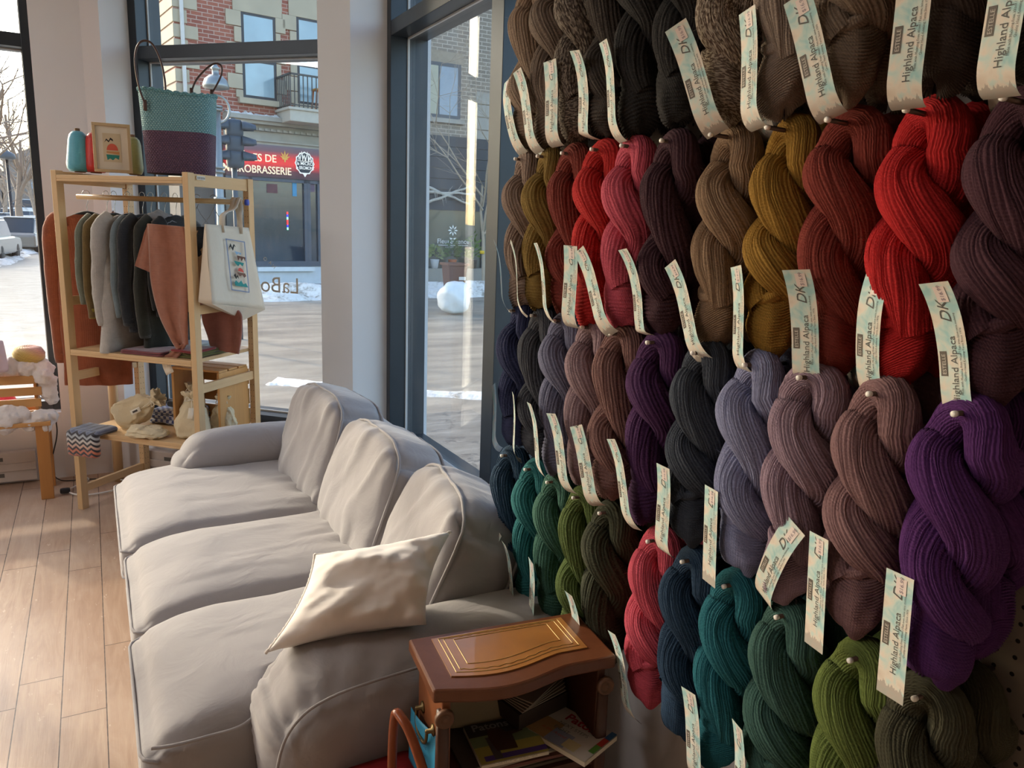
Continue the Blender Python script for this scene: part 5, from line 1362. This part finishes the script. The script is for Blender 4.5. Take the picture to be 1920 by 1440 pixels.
P = rail(.70); garment('vest', 'tan ribbed knitted vest on the wooden hanger beside the front post', 'vest', P, (SBv*.35+SA*.94).normalized(), .13, .42, .07, m_knit('#a8845f', 1, .3, bs=2.2), None, zoff=-.15, slope=.02, seed=4, neck=.9)
P = rail(.82); garment('shawl', 'black knitted shawl hanging behind the tote bag', 'shawl', P, (SBv*.35+SA*.94).normalized(), .13, .30, .05, m_knit('#1d1f22', 0, .5), None, zoff=-.13, slope=.03, seed=14, neck=.8)
# sheets drawn as rows of left/right edge points (in the photo frame) on a vertical plane of the shelf, given real thickness and folds
def drape(rows, plane, nu=36, nv=20, fold=.012, seed=1, freq=9):
    L = [r[0] for r in rows]; R_ = [r[1] for r in rows]
    def fn(u, v):
        l = poly_at([(x, y, 0) for x, y in L], u); r = poly_at([(x, y, 0) for x, y in R_], u)
        p = lerp(l, r, v); d = plane+fold*math.sin(v*freq+seed+1.5*u)*(.4+.6*u)+fold*.7*fbm((u*3, v*3, seed), 1, 3)
        return pS(p.x, p.y, d)
    mb = MB(); mb.grid(fn, nu, nv); return mb
M_TERRA = m_knit('#94604c', 1, .3, bs=1.8)
PL = 4.42
tw_ = thing('terracotta_wrap', 'terracotta ribbed wrap with a long pointed tail and paper tag', 'wrap', pS(300, 660, PL))
drape([((278, 419), (345, 425)), ((280, 470), (352, 470)), ((284, 530), (352, 530)), ((299, 590), (352, 590)), ((322, 638), (352, 630)), ((333, 655), (352, 645))], PL, seed=2, fold=.016).build('front_panel', M_TERRA, tw_, solid=.009)
drape([((276, 421), (282, 421)), ((266, 455), (284, 460)), ((253, 498), (285, 512))], PL+.012, seed=5, fold=.004).build('side_panel', M_TERRA, tw_, solid=.009)
drape([((333, 650), (352, 640)), ((318, 663), (340, 662)), ((308, 668), (328, 676)), ((303, 676), (314, 684))], PL-.004, nu=20, nv=10, seed=1, fold=.004).build('tail', M_TERRA, tw_, solid=.009)
drape([((302, 676), (315, 671)), ((306, 690), (320, 684)), ((312, 704), (326, 697))], PL-.006, nu=4, nv=2, fold=.0).build('paper_tag', plain('#e4dac8', .6), tw_, solid=.001)
tb2 = drape([((376, 560), (440, 575)), ((380, 600), (452, 590)), ((390, 630), (453, 615)), ((395, 648), (451, 640)), ((402, 655), (447, 664))], 4.70, seed=7, fold=.012)
tag(tb2.build('knitted_throw', m_knit('#9a6152', 0, .4), solid=.01), 'dusty rose knitted throw with scalloped edge under the tote bag', 'throw')
# folded textiles on the middle shelf
def folded(name, label, a0, a1, b0, b1, z, h, mat, layers=3, seed=0, cat='textile'):
    mb = MB()
    for k in range(layers):
        hk = h/layers
        mb.rbox(sh((a0+a1)/2, (b0+b1)/2, z+hk*(k+.5)), (a1-a0-.006*k, b1-b0-.004*k, hk*1.02), hk*.48, 8, dens=(14, 12, 3), M=Matrix.Rotation(math.radians(-45), 3, 'Z'), fn=lambda p, q: p+Vector((0, 0, .35*hk*fbm((p.x*9+seed, p.y*9, k)))))
    return tag(mb.build(name, mat), label, cat)
ZM = .868
folded('folded_scarf', 'dusty maroon knitted scarf folded flat on the middle shelf edge', .33, .58, .015, .22, ZM, .022, m_knit('#7a3f44'), 2, 1, 'scarf')
folded('folded_scarf', 'dark brown and mustard striped scarf folded at the back of the middle shelf', .16, .36, .24, .42, ZM, .05, m_knit('#4a3c22'), 3, 2, 'scarf')
folded('folded_scarf', 'olive and red patterned scarf folded at the right of the middle shelf', .60, .76, .04, .30, ZM, .03, m_knit('#5c5a2c'), 2, 3, 'scarf')
folded('folded_scarf', 'dark red wool scarf lying flat beside the right front post', .63, .765, .02, .2, ZM+.03, .014, m_knit('#7a2426'), 1, 4, 'scarf')
folded('folded_cloth', 'pale grey cloth folded on the shelf behind the dark coat', .44, .58, .26, .44, ZM, .03, plain('#b3b8bb', .8), 2, 5, 'cloth')

# ------------------------------------------------------------------ tote bag with printed landscape
TBp = pS(440, 590, 4.95)
tote = thing('tote_bag', 'natural canvas tote bag with a printed landscape hanging on the rail end', 'tote bag', TBp)
M_CANV = m_cloth('#ddd3c2', var=.04, wr=.2, wrs=14, sheen=.1, name='canvas')
DT0 = 4.86
def tp(x, y, d=0):
    r = ray(x, y); return CP+r*(((SO-CP).dot(SA)+.885-d)/r.dot(SA))
def quad(mb, A, B, C_, D_, n=14, f=.006, seed=0, ofs=None):
    def fn(u, v): p = lerp(lerp(A, B, u), lerp(D_, C_, u), v); o_ = f*fbm((u*3+seed, v*3, seed), 1, 3)+f*math.sin(u*5+v*3+seed)*.5; return p+SA*o_*(4*u*(1-u))**.5
    mb.grid(fn, n, n)
A_, B_, C2, D2 = tp(385, 420), tp(466, 427), tp(497, 580), tp(402, 572, .0)
E2, F2 = tp(372, 566, .07), tp(384, 421, .035)
G2 = tp(457, 600, .05)
mb = MB(); quad(mb, A_, B_, C2, tp(398, 570), f=.01); mb.build('front_panel', M_CANV, tote, solid=.002)
mb = MB(); quad(mb, A_, tp(398, 570), E2, F2, f=.004, seed=3); mb.build('side_panel', M_CANV, tote, solid=.002)
mb = MB(); mb.add([tp(398, 570), C2, G2, E2], [(0, 1, 2, 3)], smooth=False); mb.build('bottom_panel', M_CANV, tote, solid=.002)
mb = MB(); quad(mb, F2, tp(462, 428, .04), G2, E2, f=.004, seed=6); mb.build('back_panel', M_CANV, tote, solid=.002)
for (x0, x1, xt), d in (((417, 451, 429), -.002), ((419, 449, 431), .04)):
    re_ = rail(.95)
    mb = MB(); dd = d
    top = re_+Vector((0, 0, .017))-SA*(.0 if d < 0 else .03)
    pl, pr = tp(x0, 424, dd), tp(x1, 427, dd)
    pts = smooth([pl+Vector((0, 0, -.03)), pl+Vector((.0, 0, .05)), lerp(pl, top, .62)+Vector((.004, 0, 0)), top-W*.006, top+W*.004, lerp(pr, top, .62)+Vector((.006, 0, 0)), pr+Vector((0, 0, .05)), pr+Vector((0, 0, -.03))], 40)
    sd_ = Vector((.6, -.8, 0)) if d < 0 else Vector((.7, -.7, 0))
    mb.grid(lambda u, v: poly_at(pts, u)+sd_*(v-.5)*.028, 44, 2); mb.build('handle', M_CANV, tote, solid=.002)
def tpoly(pts, col, nm='print'):
    # points in the print's own 0..1 frame
    Q = [(423, 447), (459, 453), (468, 549), (434, 544)]
    o = []
    for u, v in pts:
        x = lerp(lerp(Q[0][0], Q[1][0], u), lerp(Q[3][0], Q[2][0], u), v); y = lerp(lerp(Q[0][1], Q[1][1], u), lerp(Q[3][1], Q[2][1], u), v)
        o.append(tp(x, y, -.016))
    mb = MB(); mb.add(o, [list(range(len(o)))], smooth=False); mb.build(nm, plain(col, .7), tote, solid=.0004)
for fr in ([(0, 0), (1, 0), (1, .02), (0, .02)], [(0, .98), (1, .98), (1, 1), (0, 1)], [(0, 0), (.05, 0), (.05, 1), (0, 1)], [(.95, 0), (1, 0), (1, 1), (.95, 1)]): tpoly(fr, '#7f8fae', 'print_border')
tpoly([(.12, .18), (.22, .08), (.3, .16), (.4, .08), (.5, .14), (.42, .12), (.32, .22), (.22, .14)], '#1d1a1c')
tpoly([(.4, .22), (.75, .24), (.7, .28), (.6, .25), (.5, .29), (.45, .25)], '#8fb4d4')
tpoly([(.5, .3), (.95, .31), (.92, .4), (.85, .33), (.72, .4), (.66, .33), (.55, .4)], '#6b4636')
tpoly([(.32, .41), (.85, .43), (.75, .5), (.62, .46), (.52, .51), (.4, .47)], '#1f8a86')
tpoly([(.48, .6), (.52, .55), (.62, .53), (.74, .56), (.8, .62)], '#d8574a')
tpoly([(.42, .63), (.85, .63), (.9, .68), (.78, .72), (.7, .67), (.55, .7)], '#7a5546')
tpoly([(.22, .7), (.32, .66), (.36, .72), (.45, .68), (.48, .76), (.4, .72), (.34, .77)], '#1d1a1c')
tpoly([(.22, .84), (.32, .79), (.45, .84), (.6, .78), (.7, .85), (.85, .82), (.95, .9), (.25, .9)], '#2a8f8c')

# ------------------------------------------------------------------ things on top of the unit
def m_weave(c1, c2, zsplit):
    n = NT('woven_basket'); c = n.coord(); x, y, z = n.sep(c)[:3]
    ang = n.math('ARCTAN2', y, x)
    k1 = n.math('SINE', n.math('MULTIPLY', ang, 140)); row = n.math('FLOOR', n.math('DIVIDE', z, .0085))
    ph = n.math('MULTIPLY', n.math('MODULO', row, 2.0), PI)
    k1 = n.math('SINE', n.math('ADD', n.math('MULTIPLY', ang, 70), ph)); kz = n.math('SINE', n.math('MULTIPLY', n.math('FRACT', n.math('DIVIDE', z, .0085)), PI))
    h = n.math('MULTIPLY', n.math('ADD', n.math('MULTIPLY', k1, .5), .5), kz)
    sel = n.math('GREATER_THAN', z, zsplit)
    col = n.mix(sel, c2, c1); dkc = n.mix(sel, '#50364a', '#5a8d94')
    col = n.mix(n.math('SUBTRACT', 1.0, h), col, dkc)
    return n.out(col, .7, n.bump(h, .9, .006))
bk = sh(.585, .225, SH)
ba = thing('woven_basket_bag', 'two-tone woven basket bag, teal over plum, with leather handles on top of the unit', 'basket bag', bk, math.radians(-20))
BH = .375
def bfn(R0, R1, inner=0):
    def fn(u, v):
        an = 2*PI*v; r = lerp(R0, R1, u)-inner; p = 3.2
        ca, sa = math.cos(an), math.sin(an); k = (abs(ca)**p+abs(sa)**p)**(-1/p)
        return Vector((ca*k*r*1.1, sa*k*r*.85, BH*u+.010*math.sin(an*2+.6)*u**3+.004*math.sin(an*30)*u**12))
    return fn
mb = MB(); mb.grid(bfn(.138, .155), 40, 96, cv=True); mb.grid(bfn(.132, .149), 20, 48, cv=True)
f0 = bfn(.138, .155); mb.add([f0(0, k/96) for k in range(96)], [list(range(96))[::-1]]); mb.build('basket_body', m_weave('#a3c9cc', '#7c566c', BH*.52), ba, local=True)
mb = MB(); mb.tube([bfn(.138, .153)(1, k/96) for k in range(97)], .008, 8, cap=False); mb.build('rim', m_weave('#86bdc0', '#86bdc0', 0), ba, local=True)
M_LEA = plain('#4a3128', .4)
iv = wm(ba).inverted()
def bh(x0, x1, y0, xt, yt, zt, front):
    a, b = pD(x0, y0, front), pD(x1, y0-8, front)
for pts, dd in ((((272, 195), (260, 160), (253, 110), (262, 80), (283, 80), (300, 110), (309, 150), (311, 190)), 4.18), (((359, 172), (368, 150), (388, 128), (404, 119), (415, 124), (415, 140), (406, 160), (397, 175)), 4.38)):
    P3 = [iv @ pD(x, y, dd) for x, y in pts]
    P3 = smooth(P3, 50); mb = MB(); mb.tube(P3, .0058, 10, flat=.8); 
    for e in (P3[0], P3[-1]): mb.rbox(e+Vector((0, 0, -.006)), (.018, .012, .05), .005, 3)
    mb.build('handle', M_LEA, ba, local=True)
def thread_cone(label, x, y, d, h, r0, r1, col, z=SH, metal=.3):
    c_ = pD(x, y, d); t = thing('thread_cone', label, 'thread cone', (c_.x, c_.y, z))
    mb = MB(); mb.lathe([(r0*.8, .004), (r0, .02), (r0*1.04, h*.2), (r1*1.12, h*.75), (r1*.95, h*.86), (r1*.6, h*.93), (r1*.35, h*.94)], (0, 0, 0), 40)
    n = NT('wound_thread'); zz = n.sep(n.coord())[2]; xx = n.sep(n.coord())
    an = n.math('ARCTAN2', xx[1], xx[0]); wv_ = n.math('SINE', n.math('ADD', n.math('MULTIPLY', zz, 1400), n.math('MULTIPLY', an, 14))); w2_ = n.math('SINE', n.math('SUBTRACT', n.math('MULTIPLY', zz, 1400), n.math('MULTIPLY', an, 14)))
    hh = n.math('MULTIPLY', n.math('ADD', wv_, w2_), .5)
    mt = n.out(n.mix(n.noise(n.map(n.coord(), (1, 1, 12)), 20, 3), tuple(v*.8 for v in lin(col)[:3]), col), .35, n.bump(hh, .3, .001), Sheen_Weight=.2)
    mb.build('thread', mt, t, local=True)
    mb = MB(); mb.lathe([(.010, 0), (.026, 0), (.012, h), (.009, h)], (0, 0, 0), 20); mb.build('cardboard_core', plain('#7a5a3e', .8), t, local=True)
thread_cone('shiny light blue thread cone at the left of the unit top', 150, 316, 4.62, .215, .058, .040, '#5fb6d2')
thread_cone('bright red thread cone partly behind the picture frame', 180, 316, 4.60, .21, .052, .036, '#d2322c')
thread_cone('olive yellow thread cone between picture frame and basket bag', 252, 316, 4.56, .20, .042, .034, '#a5a065')
# framed picture
fp = pD(213, 317, 4.40); pic = thing('picture_frame', 'small pale wood frame with a sunset and bird picture on top of the unit', 'picture frame', (fp.x, fp.y, SH), math.radians(-4))
w2, h2 = .168, .232
mb = MB()
for x0, x1, z0, z1 in ((-w2/2, w2/2, 0, .014), (-w2/2, w2/2, h2-.014, h2), (-w2/2, -w2/2+.014, .014, h2-.014), (w2/2-.014, w2/2, .014, h2-.014)): mb.b2(x0, x1, 0, .035, z0, z1)
mb.build('frame', wood('#cdb38c', 2, .5, .12), pic, local=True, bevel=.0015)
mb = MB(); mb.b2(-w2/2+.014, w2/2-.014, .010, .013, .014, h2-.014); mb.build('mount', plain('#e3d8c6', .8), pic, local=True)
mb = MB(); mb.b2(-.04, .038, .0085, .0098, .05, .185); mb.build('print', plain('#d5c2a2', .8), pic, local=True)
def pp(pts, col): mb = MB(); mb.add([Vector((x, .0080, z)) for x, z in pts], [list(range(len(pts)))], smooth=False); mb.build('print_shape', plain(col, .7), pic, local=True, solid=.0004)
pp([(-.025, .105)]+[(.0+.025*math.cos(a)*-1, .105+.032*math.sin(a)) for a in [PI*k/12 for k in range(13)]][1:], '#d9604a')
pp([(-.026, .092), (.03, .086), (.03, .1), (-.026, .1)], '#c98f5a')
pp([(-.028, .085), (.03, .083), (.026, .062), (.012, .07), (.0, .058), (-.012, .066), (-.024, .058)], '#2f8a80')
pp([(-.034, .14), (-.024, .16), (-.014, .15), (-.006, .165), (.004, .158), (.006, .148), (-.006, .155), (-.014, .142), (-.024, .152)], '#1c1a1c')

# ------------------------------------------------------------------ lower shelf: drawstring bags, blankets, crate
ZL = .44
M_BAG = m_cloth('#d8c9a8', var=.05, wr=.5, wrs=16, sheen=.1, name='muslin')
def dbag(label, P, size, rz, tilt=0, lie=False, seed=1, tagc='#e6dfce', neck=True):
    t = thing('drawstring_bag', label, 'bag', P, rz)
    w_, d_, h_ = size
    prof = [(0, .2), (.01, .8), (.04, .98), (.2, 1.06), (.42, 1.0), (.62, .80), (.74, .52), (.80, .30), (.835, .26), (.88, .42), (.94, .62), (1.0, .66), (.99, .6), (.93, .5), (.86, .2)] if neck else [(0, .2), (.05, .8), (.3, 1.05), (.6, 1.05), (.9, .8), (1.0, .25), (1.0, .02)]
    M_ = Matrix.Rotation(tilt, 3, 'Y' if lie else 'X')
    def pr(u):
        x = u*(len(prof)-1); i = min(int(x), len(prof)-2); return lerp(prof[i][0], prof[i+1][0], x-i), lerp(prof[i][1], prof[i+1][1], x-i)
    def fn(u, v):
        k, r = pr(u); an = 2*PI*v; ca, sa = math.cos(an), math.sin(an)
        e = lerp(.55, 1, min(1, max(0, k-.3)/.4)); cx = abs(ca)**e*(1 if ca > 0 else -1); sy = abs(sa)**e*(1 if sa > 0 else -1)
        g = .10*math.sin(an*11+seed+3*fbm((ca, sa, k*2)))*max(0, k-.35)/.4*r if neck else 0
        p = Vector((w_/2*cx*(r+g), d_/2*sy*(r+g), h_*k))
        return M_ @ (p+Vector((.012*fbm((ca*1.5+seed, sa*1.5, k*5), 1, 3), .012*fbm((ca*1.5, sa*1.5+seed, k*5), 1, 3), .010*fbm((ca*2, sa*2, k*3+seed), 1, 3))))+Vector((0, 0, (d_*.42 if lie else 0)))
    mb = MB(); mb.grid(fn, 56, 66, cv=True); mb.build('sack', M_BAG, t, local=True)
    up = Vector((0, 0, (d_*.42 if lie else 0)))
    if neck:
        mb = MB(); c0 = M_ @ Vector((0, 0, h_*.83))+up
        X_, Y_ = M_ @ Vector((1, 0, 0)), M_ @ Vector((0, 1, 0)); ax = M_ @ Vector((0, 0, 1))
        mb.tube([c0+X_*w_*.155*math.cos(a)+Y_*d_*.155*math.sin(a) for a in [2*PI*k/24 for k in range(25)]], .0035, 6, cap=False)
        f0 = c0-Y_*d_*.17
        mb.tube(smooth([f0, f0+X_*.022+ax*.018-Y_*.008, f0+X_*.03-ax*.004-Y_*.01, f0, f0-X_*.02+ax*.016-Y_*.008, f0-X_*.028-ax*.006-Y_*.01, f0], 36), .002, 6)
        mb.tube(smooth([f0, f0+X_*.01-ax*.03-Y_*.02, f0+X_*.014-ax*.07-Y_*.028], 14), .0018, 6); mb.build('drawstring', plain('#e8dfcc', .8), t, local=True)
    if tagc:
        c0 = M_ @ Vector((w_*.1, -d_*.60, h_*.56))+up; mb = MB(); mb.rbox((0, 0, 0), (.026, .002, .055), .0009, 3)
        mb.v = [M_ @ (Matrix.Rotation(math.radians(-16), 3, 'X') @ v)+c0 for v in mb.v]; mb.build('paper_tag', plain(tagc, .6), t, local=True)
        if seed < 3:
            mb = MB(); mb.b2(-.005, .005, -.0022, -.0014, -.016, .012); mb.v = [M_ @ (Matrix.Rotation(math.radians(-16), 3, 'X') @ v)+c0 for v in mb.v]; mb.build('stamp', plain('#4a4440', .6), t, local=True)
    return t
dbag('large muslin drawstring bag standing upright against the right front post', sh(.655, .12, ZL), (.15, .10, .235), math.radians(-30), math.radians(-8), seed=4)
dbag('muslin drawstring bag with stamped tag standing behind the upright one', sh(.56, .25, ZL), (.13, .09, .25), math.radians(-30), math.radians(-4), seed=2, tagc='#b49a72')
dbag('muslin drawstring bag leaning on the left of the lower shelf', sh(.16, .17, ZL), (.15, .10, .30), math.radians(-45), math.radians(62), lie=True, seed=1)
dbag('small flat muslin pouch lying at the front of the lower shelf', sh(.44, .045, ZL), (.20, .12, .055), math.radians(-40), 0, seed=7, tagc=None, neck=False)
dbag('muslin drawstring bag tucked in the corner beside the wooden crate', sh(.735, .27, ZL), (.12, .08, .2), math.radians(-30), 0, seed=6, tagc=None)
def m_pattern(kind):
    n = NT('patterned_knit'); c = n.coord(); x, y, z = n.sep(c)[:3]
    if kind == 'zigzag':
        uvx = n.math('ADD', n.math('MULTIPLY', x, S2), n.math('MULTIPLY', y, -S2))
        zz = n.math('ADD', z, n.math('MULTIPLY', n.math('ABSOLUTE', n.math('SUBTRACT', n.math('FRACT', n.math('MULTIPLY', uvx, 21)), .5)), .034))
        f = n.math('FRACT', n.math('DIVIDE', zz, .026)); g = n.math('DIVIDE', zz, .15, clamp=True)
        hot = n.ramp(g, [(0, '#b8543a'), (.35, '#c97d62'), (.55, '#d8c4b4'), (.75, '#c4cdd2'), (1, '#5d6884')])
        col = n.mix(n.math('LESS_THAN', f, .48), hot, '#35333a')
    else:
        ck = n.n('TexChecker'); n.set(ck.inputs['Vector'], n.map(c, (1, 1, 1), rot=(0, 0, .78))); ck.inputs['Scale'].default_value = 55
        ck.inputs['Color1'].default_value = lin('#c9ccd6'); ck.inputs['Color2'].default_value = lin('#4a568f'); col = ck.outputs[0]
    return n.out(col, .95, n.bump(n.noise(c, 260, 3, .7), .8, .003), Sheen_Weight=.5)
t = folded('patterned_blanket', 'blue and white checked blanket folded at the back of the lower shelf', .26, .52, .26, .46, ZL, .085, m_pattern('check'), 3, 3, 'blanket')
folded('wool_slipper', 'dark grey wool item lying on top of the checked blanket', .34, .44, .30, .38, ZL+.088, .035, m_knit('#34373c'), 1, 3, 'wool item')
mb = MB(); R_ = Matrix.Rotation(math.radians(-45), 3, 'Z')
def zf(p, q):
    return p+Vector((0, 0, .004*fbm((p.x*12, p.y*12, p.z*12))))
mb.rbox(sh(.135, .01, ZL+.012), (.19, .14, .03), .014, 8, dens=(16, 12, 3), M=R_, fn=zf)
mb.rbox(sh(.135, -.06, ZL-.045), (.19, .05, .14), .023, 8, dens=(16, 6, 14), M=R_, fn=zf)
tag(mb.build('chevron_blanket', m_pattern('zigzag')), 'folded zigzag knitted blanket in rust, grey and navy draped over the lower shelf edge', 'blanket')
# wooden crate on its side behind the bags
M_CRATE = wood('#cf9f63', 2, .5, .2); M_CRX = wood('#cf9f63', 0, .5, .2)
cr = thing('wooden_crate', 'upended pine crate standing on the window ledge side of the lower shelf', 'crate', sh(.735, .30, ZL+.002), math.radians(-45))
cw, cd, chh = .30, .22, .33
cc0 = Vector((-.16, -.01, 0))
mb = MB(); mb.b2(.02, .035, -.1, .14, 0, chh); mb.build('end_board', M_CRATE, cr, local=True, bevel=.002)
mb = MB(); mb.b2(-.26, -.245, -.1, .14, 0, chh); mb.build('end_board', M_CRATE, cr, local=True, bevel=.002)
for k in range(3):
    mb = MB(); mb.b2(-.26, .035, .142, .152, .01+k*.11, .095+k*.11); mb.build('slat', M_CRX, cr, local=True, bevel=.0015)
for k in range(3):
    mb = MB(); mb.b2(-.26, .035, -.1+k*.082, -.03+k*.082, chh+.001, chh+.011); mb.build('slat', M_CRX, cr, local=True, bevel=.0015)
# round pole behind the unit
c_ = Vector((.06, 4.93, 0))
mb = MB(); mb.tube([c_, c_+Vector((0, 0, .96))], .026, 16); tag(mb.build('round_pole', M_PINE), 'short round pine pole standing behind the shelving unit', 'pole')

# ------------------------------------------------------------------ heaters, cables
M_HEAT = plain('#d5cdc8', .4)
def heater(label, A, d, o, L, z0=.02, h=.175):
    A = Vector((A[0], A[1], 0)); d = Vector((d[0], d[1], 0)).normalized(); o = Vector((o[0], o[1], 0)).normalized(); R = Matrix((d, o, Vector((0, 0, 1)))).transposed()
    t = thing('baseboard_heater', label, 'heater', A+d*L/2, math.atan2(d.y, d.x))
    def bx(a0, a1, b0, b1, c0, c1, mb): mb.box(A+R @ Vector(((a0+a1)/2, (b0+b1)/2, (c0+c1)/2)), (a1-a0, b1-b0, c1-c0), M=R)
    mb = MB(); bx(0, L, 0, .045, z0, z0+h, mb); mb.build('housing', M_HEAT, t, bevel=.004)
    for z in (z0+.03, z0+h-.05):
        mb = MB(); bx(.16, L-.16, .0455, .047, z, z+.022, mb); mb.build('vent_slot', plain('#6d6b66', .6), t)
    mb = MB(); bx(.0, L, .045, .056, z0+.065, z0+.11, mb); mb.build('front_strip', M_HEAT, t, bevel=.004)
heater('white baseboard heater under the far left window', (-.36, 5.118), (-1, 0), (0, -1), 1.6)
heater('white baseboard heater under the corner window behind the shelving', (.22, 4.928), (1, -1), (-1, -1), 1.0, .03, .16)
mb = MB(); mb.tube(smooth([(-.17, 5.10, .02), (-.1, 4.98, .012), (-.2, 4.82, .012), (-.12, 4.7, .012), (.05, 4.74, .012), (.1, 4.86, .012), (.0, 4.95, .012), (-.08, 4.90, .012)], 80), .005, 6)
tag(mb.build('extension_cord', plain('#dcd8d2', .5)), 'white extension cord looped on the floor beside the bench leg', 'cord')
mb = MB(); mb.tube(smooth([(-.245, 4.86, .60), (-.235, 4.90, .40), (-.24, 4.93, .3), (-.28, 5.0, .12), (-.25, 5.04, .012), (-.1, 4.99, .012), (.05, 4.93, .012), (.2, 4.78, .012)], 60), .0035, 6)
tag(mb.build('power_cable', plain('#2a2826', .5)), 'black power cable hanging down behind the bench', 'cord')
mb = MB(); mb.rbox((-.215, 4.79, .022), (.05, .035, .028), .008, 4); tag(mb.build('plug', plain('#26262a', .5)), 'black plug on the floor beside the bench leg', 'plug')

# ------------------------------------------------------------------ bench at the left with crate, wool fluff and yarn cake
M_BENCH = wood('#c08a50', 2, .4, .22); M_BENX = wood('#cfa068', 0, .4, .18)
bl = pz(90, 935, 0)
bn = thing('bench', 'low pine bench under the far left window', 'bench', (bl.x-.5, bl.y+.1, 0))
BX1 = bl.x+.045; BZ = .44
mb = MB(); mb.b2(BX1-1.1, BX1, bl.y-.02, bl.y+.27, BZ-.022, BZ); mb.build('seat_board', M_BENX, bn, bevel=.003)
for x in (BX1-.075, BX1-1.09):
    for y in (bl.y-.01, bl.y+.22):
        mb = MB(); mb.b2(x, x+.062, y, y+.03, 0, BZ-.022); mb.build('leg', M_BENCH, bn, bevel=.003)
ck = thing('slatted_crate', 'slatted pine crate standing on the bench, filled with pink yarn', 'crate', (BX1-.33, bl.y+.15, BZ))
cx1 = BX1-.06
for k in range(4):
    mb = MB(); mb.b2(cx1-.5, cx1+.015+k*.006, bl.y+.06, bl.y+.072, BZ+.006+k*.064, BZ+.052+k*.064); mb.build('slat', M_BENX, ck, bevel=.002)
mb = MB(); mb.b2(cx1-.01, cx1+.006, bl.y+.074, bl.y+.25, BZ, BZ+.25); mb.build('end_board', M_BENCH, ck, bevel=.002)
mb = MB(); mb.b2(cx1-.5, cx1-.02, bl.y+.24, bl.y+.25, BZ, BZ+.06); mb.build('back_slat', M_BENX, ck)
for k, (dx, col, lab) in enumerate(((-.15, '#c44a78', 'bright pink yarn ball inside the slatted crate'), (-.26, '#b03a6a', 'magenta yarn ball inside the slatted crate at the left'))):
    mb = MB(); mb.rbox((cx1+dx, bl.y+.155, BZ+.075), (.11, .11, .12), .05, 8, fn=lambda p, q: p*(1+.08*fbm(p, 20))); tag(mb.build('yarn_ball', m_knit(col)), lab, 'yarn ball')
def m_fluff():
    n = NT('wool_fluff'); c = n.coord()
    n.b.inputs['Subsurface Weight'].default_value = .3
    return n.out('#e9e5e6', .95, n.bump(n.noise(c, 60, 6, .75), .6, .01), Sheen_Weight=.6, Subsurface_Radius=(.05, .05, .05))
M_FLUFF = m_fluff()
def fluff(label, blobs, seed):
    mb = MB(); rnd = random.Random(seed)
    for c0, r in blobs:
        c0 = Vector(c0)
        def f(p, q):
            d = p.normalized(); return d*r*(1+.22*fbm(tuple(d*2.2+Vector((seed, c0.x*9, c0.z*9))), 1, 4))
        mb.rbox(c0, (2*r, 2*r, 2*r*.8), r*.79, 12, fn=f, dens=(14, 14, 14))
    o = mb.build('wool_fluff', M_FLUFF)
    md = o.modifiers.new('merge', 'REMESH'); md.mode = 'VOXEL'; md.voxel_size = .006; md.use_smooth_shade = True
    tx = D.textures.new('fluff_tex', 'CLOUDS'); tx.noise_scale = .02; tx.noise_depth = 4
    dm = o.modifiers.new('wisps', 'DISPLACE'); dm.texture = tx; dm.strength = .007; dm.texture_coords = 'LOCAL'
    tag(o, label, 'wool fluff', kind='stuff'); return o
Yf = bl.y+.06
P_ = lambda x, y, Y=Yf, r=.04: (tuple(pY(x, y, Y)), r*1.25)
fluff('white unspun wool fluff spilling over the crate end down to the bench', [P_(-15, 690, Yf+.05, .05), P_(20, 688, Yf+.05, .045), P_(50, 690, Yf+.04, .045), P_(80, 692, Yf+.05, .045), P_(88, 715, Yf+.04, .04), P_(92, 735, Yf+.03, .034), P_(98, 748, Yf+.03, .026), P_(80, 706, Yf, .035)], 3)
fluff('white unspun wool fluff heaped on the bench seat', [P_(-20, 790, Yf-.03, .05), P_(15, 783, Yf-.02, .055), P_(38, 778, Yf-.02, .038), P_(55, 797, Yf-.04, .03), P_(75, 785, Yf-.02, .042), P_(92, 782, Yf, .036), P_(84, 800, Yf-.04, .028), P_(10, 803, Yf-.04, .03)], 8)
yc = pY(54, 664, Yf+.07)
t = thing('yarn_cake', 'yellow and pink wound yarn cake resting on the white fluff', 'yarn cake', (yc.x, yc.y, yc.z-.06), 0)
mb = MB(); mb.lathe([(.006, .04), (.012, .085), (.035, .098), (.062, .088), (.078, .06), (.076, .03), (.06, .006), (.03, 0)], (0, 0, 0.008), 36)
n = NT('variegated_yarn'); x, y, z = n.sep(n.coord())[:3]
wv_ = n.math('SINE', n.math('ADD', n.math('MULTIPLY', z, 900), n.math('MULTIPLY', n.math('ARCTAN2', y, x), 18)))
mb.build('wound_yarn', n.out(n.ramp(n.math('MULTIPLY', n.math('ADD', n.math('MULTIPLY', z, 6), n.math('MULTIPLY', x, 3)), 1.0), [(0.05, '#c2a53c'), (.4, '#d9bd72'), (.65, '#dba79a'), (.9, '#b98a8a')]), .8, n.bump(wv_, .6, .002), Sheen_Weight=.4), t, local=True)
c_ = pY(-6, 690, Yf-.03); mb = MB(); mb.lathe([(.02, 0), (.05, .002), (.052, .02), (.046, .1), (.04, .16), (.02, .17)], (c_.x, c_.y, c_.z-.02), 24); o = tag(mb.build('wool_cone', plain('#d8c4cf', .7)), 'pale pink and green wool cone at the left edge above the crate', 'wool cone')
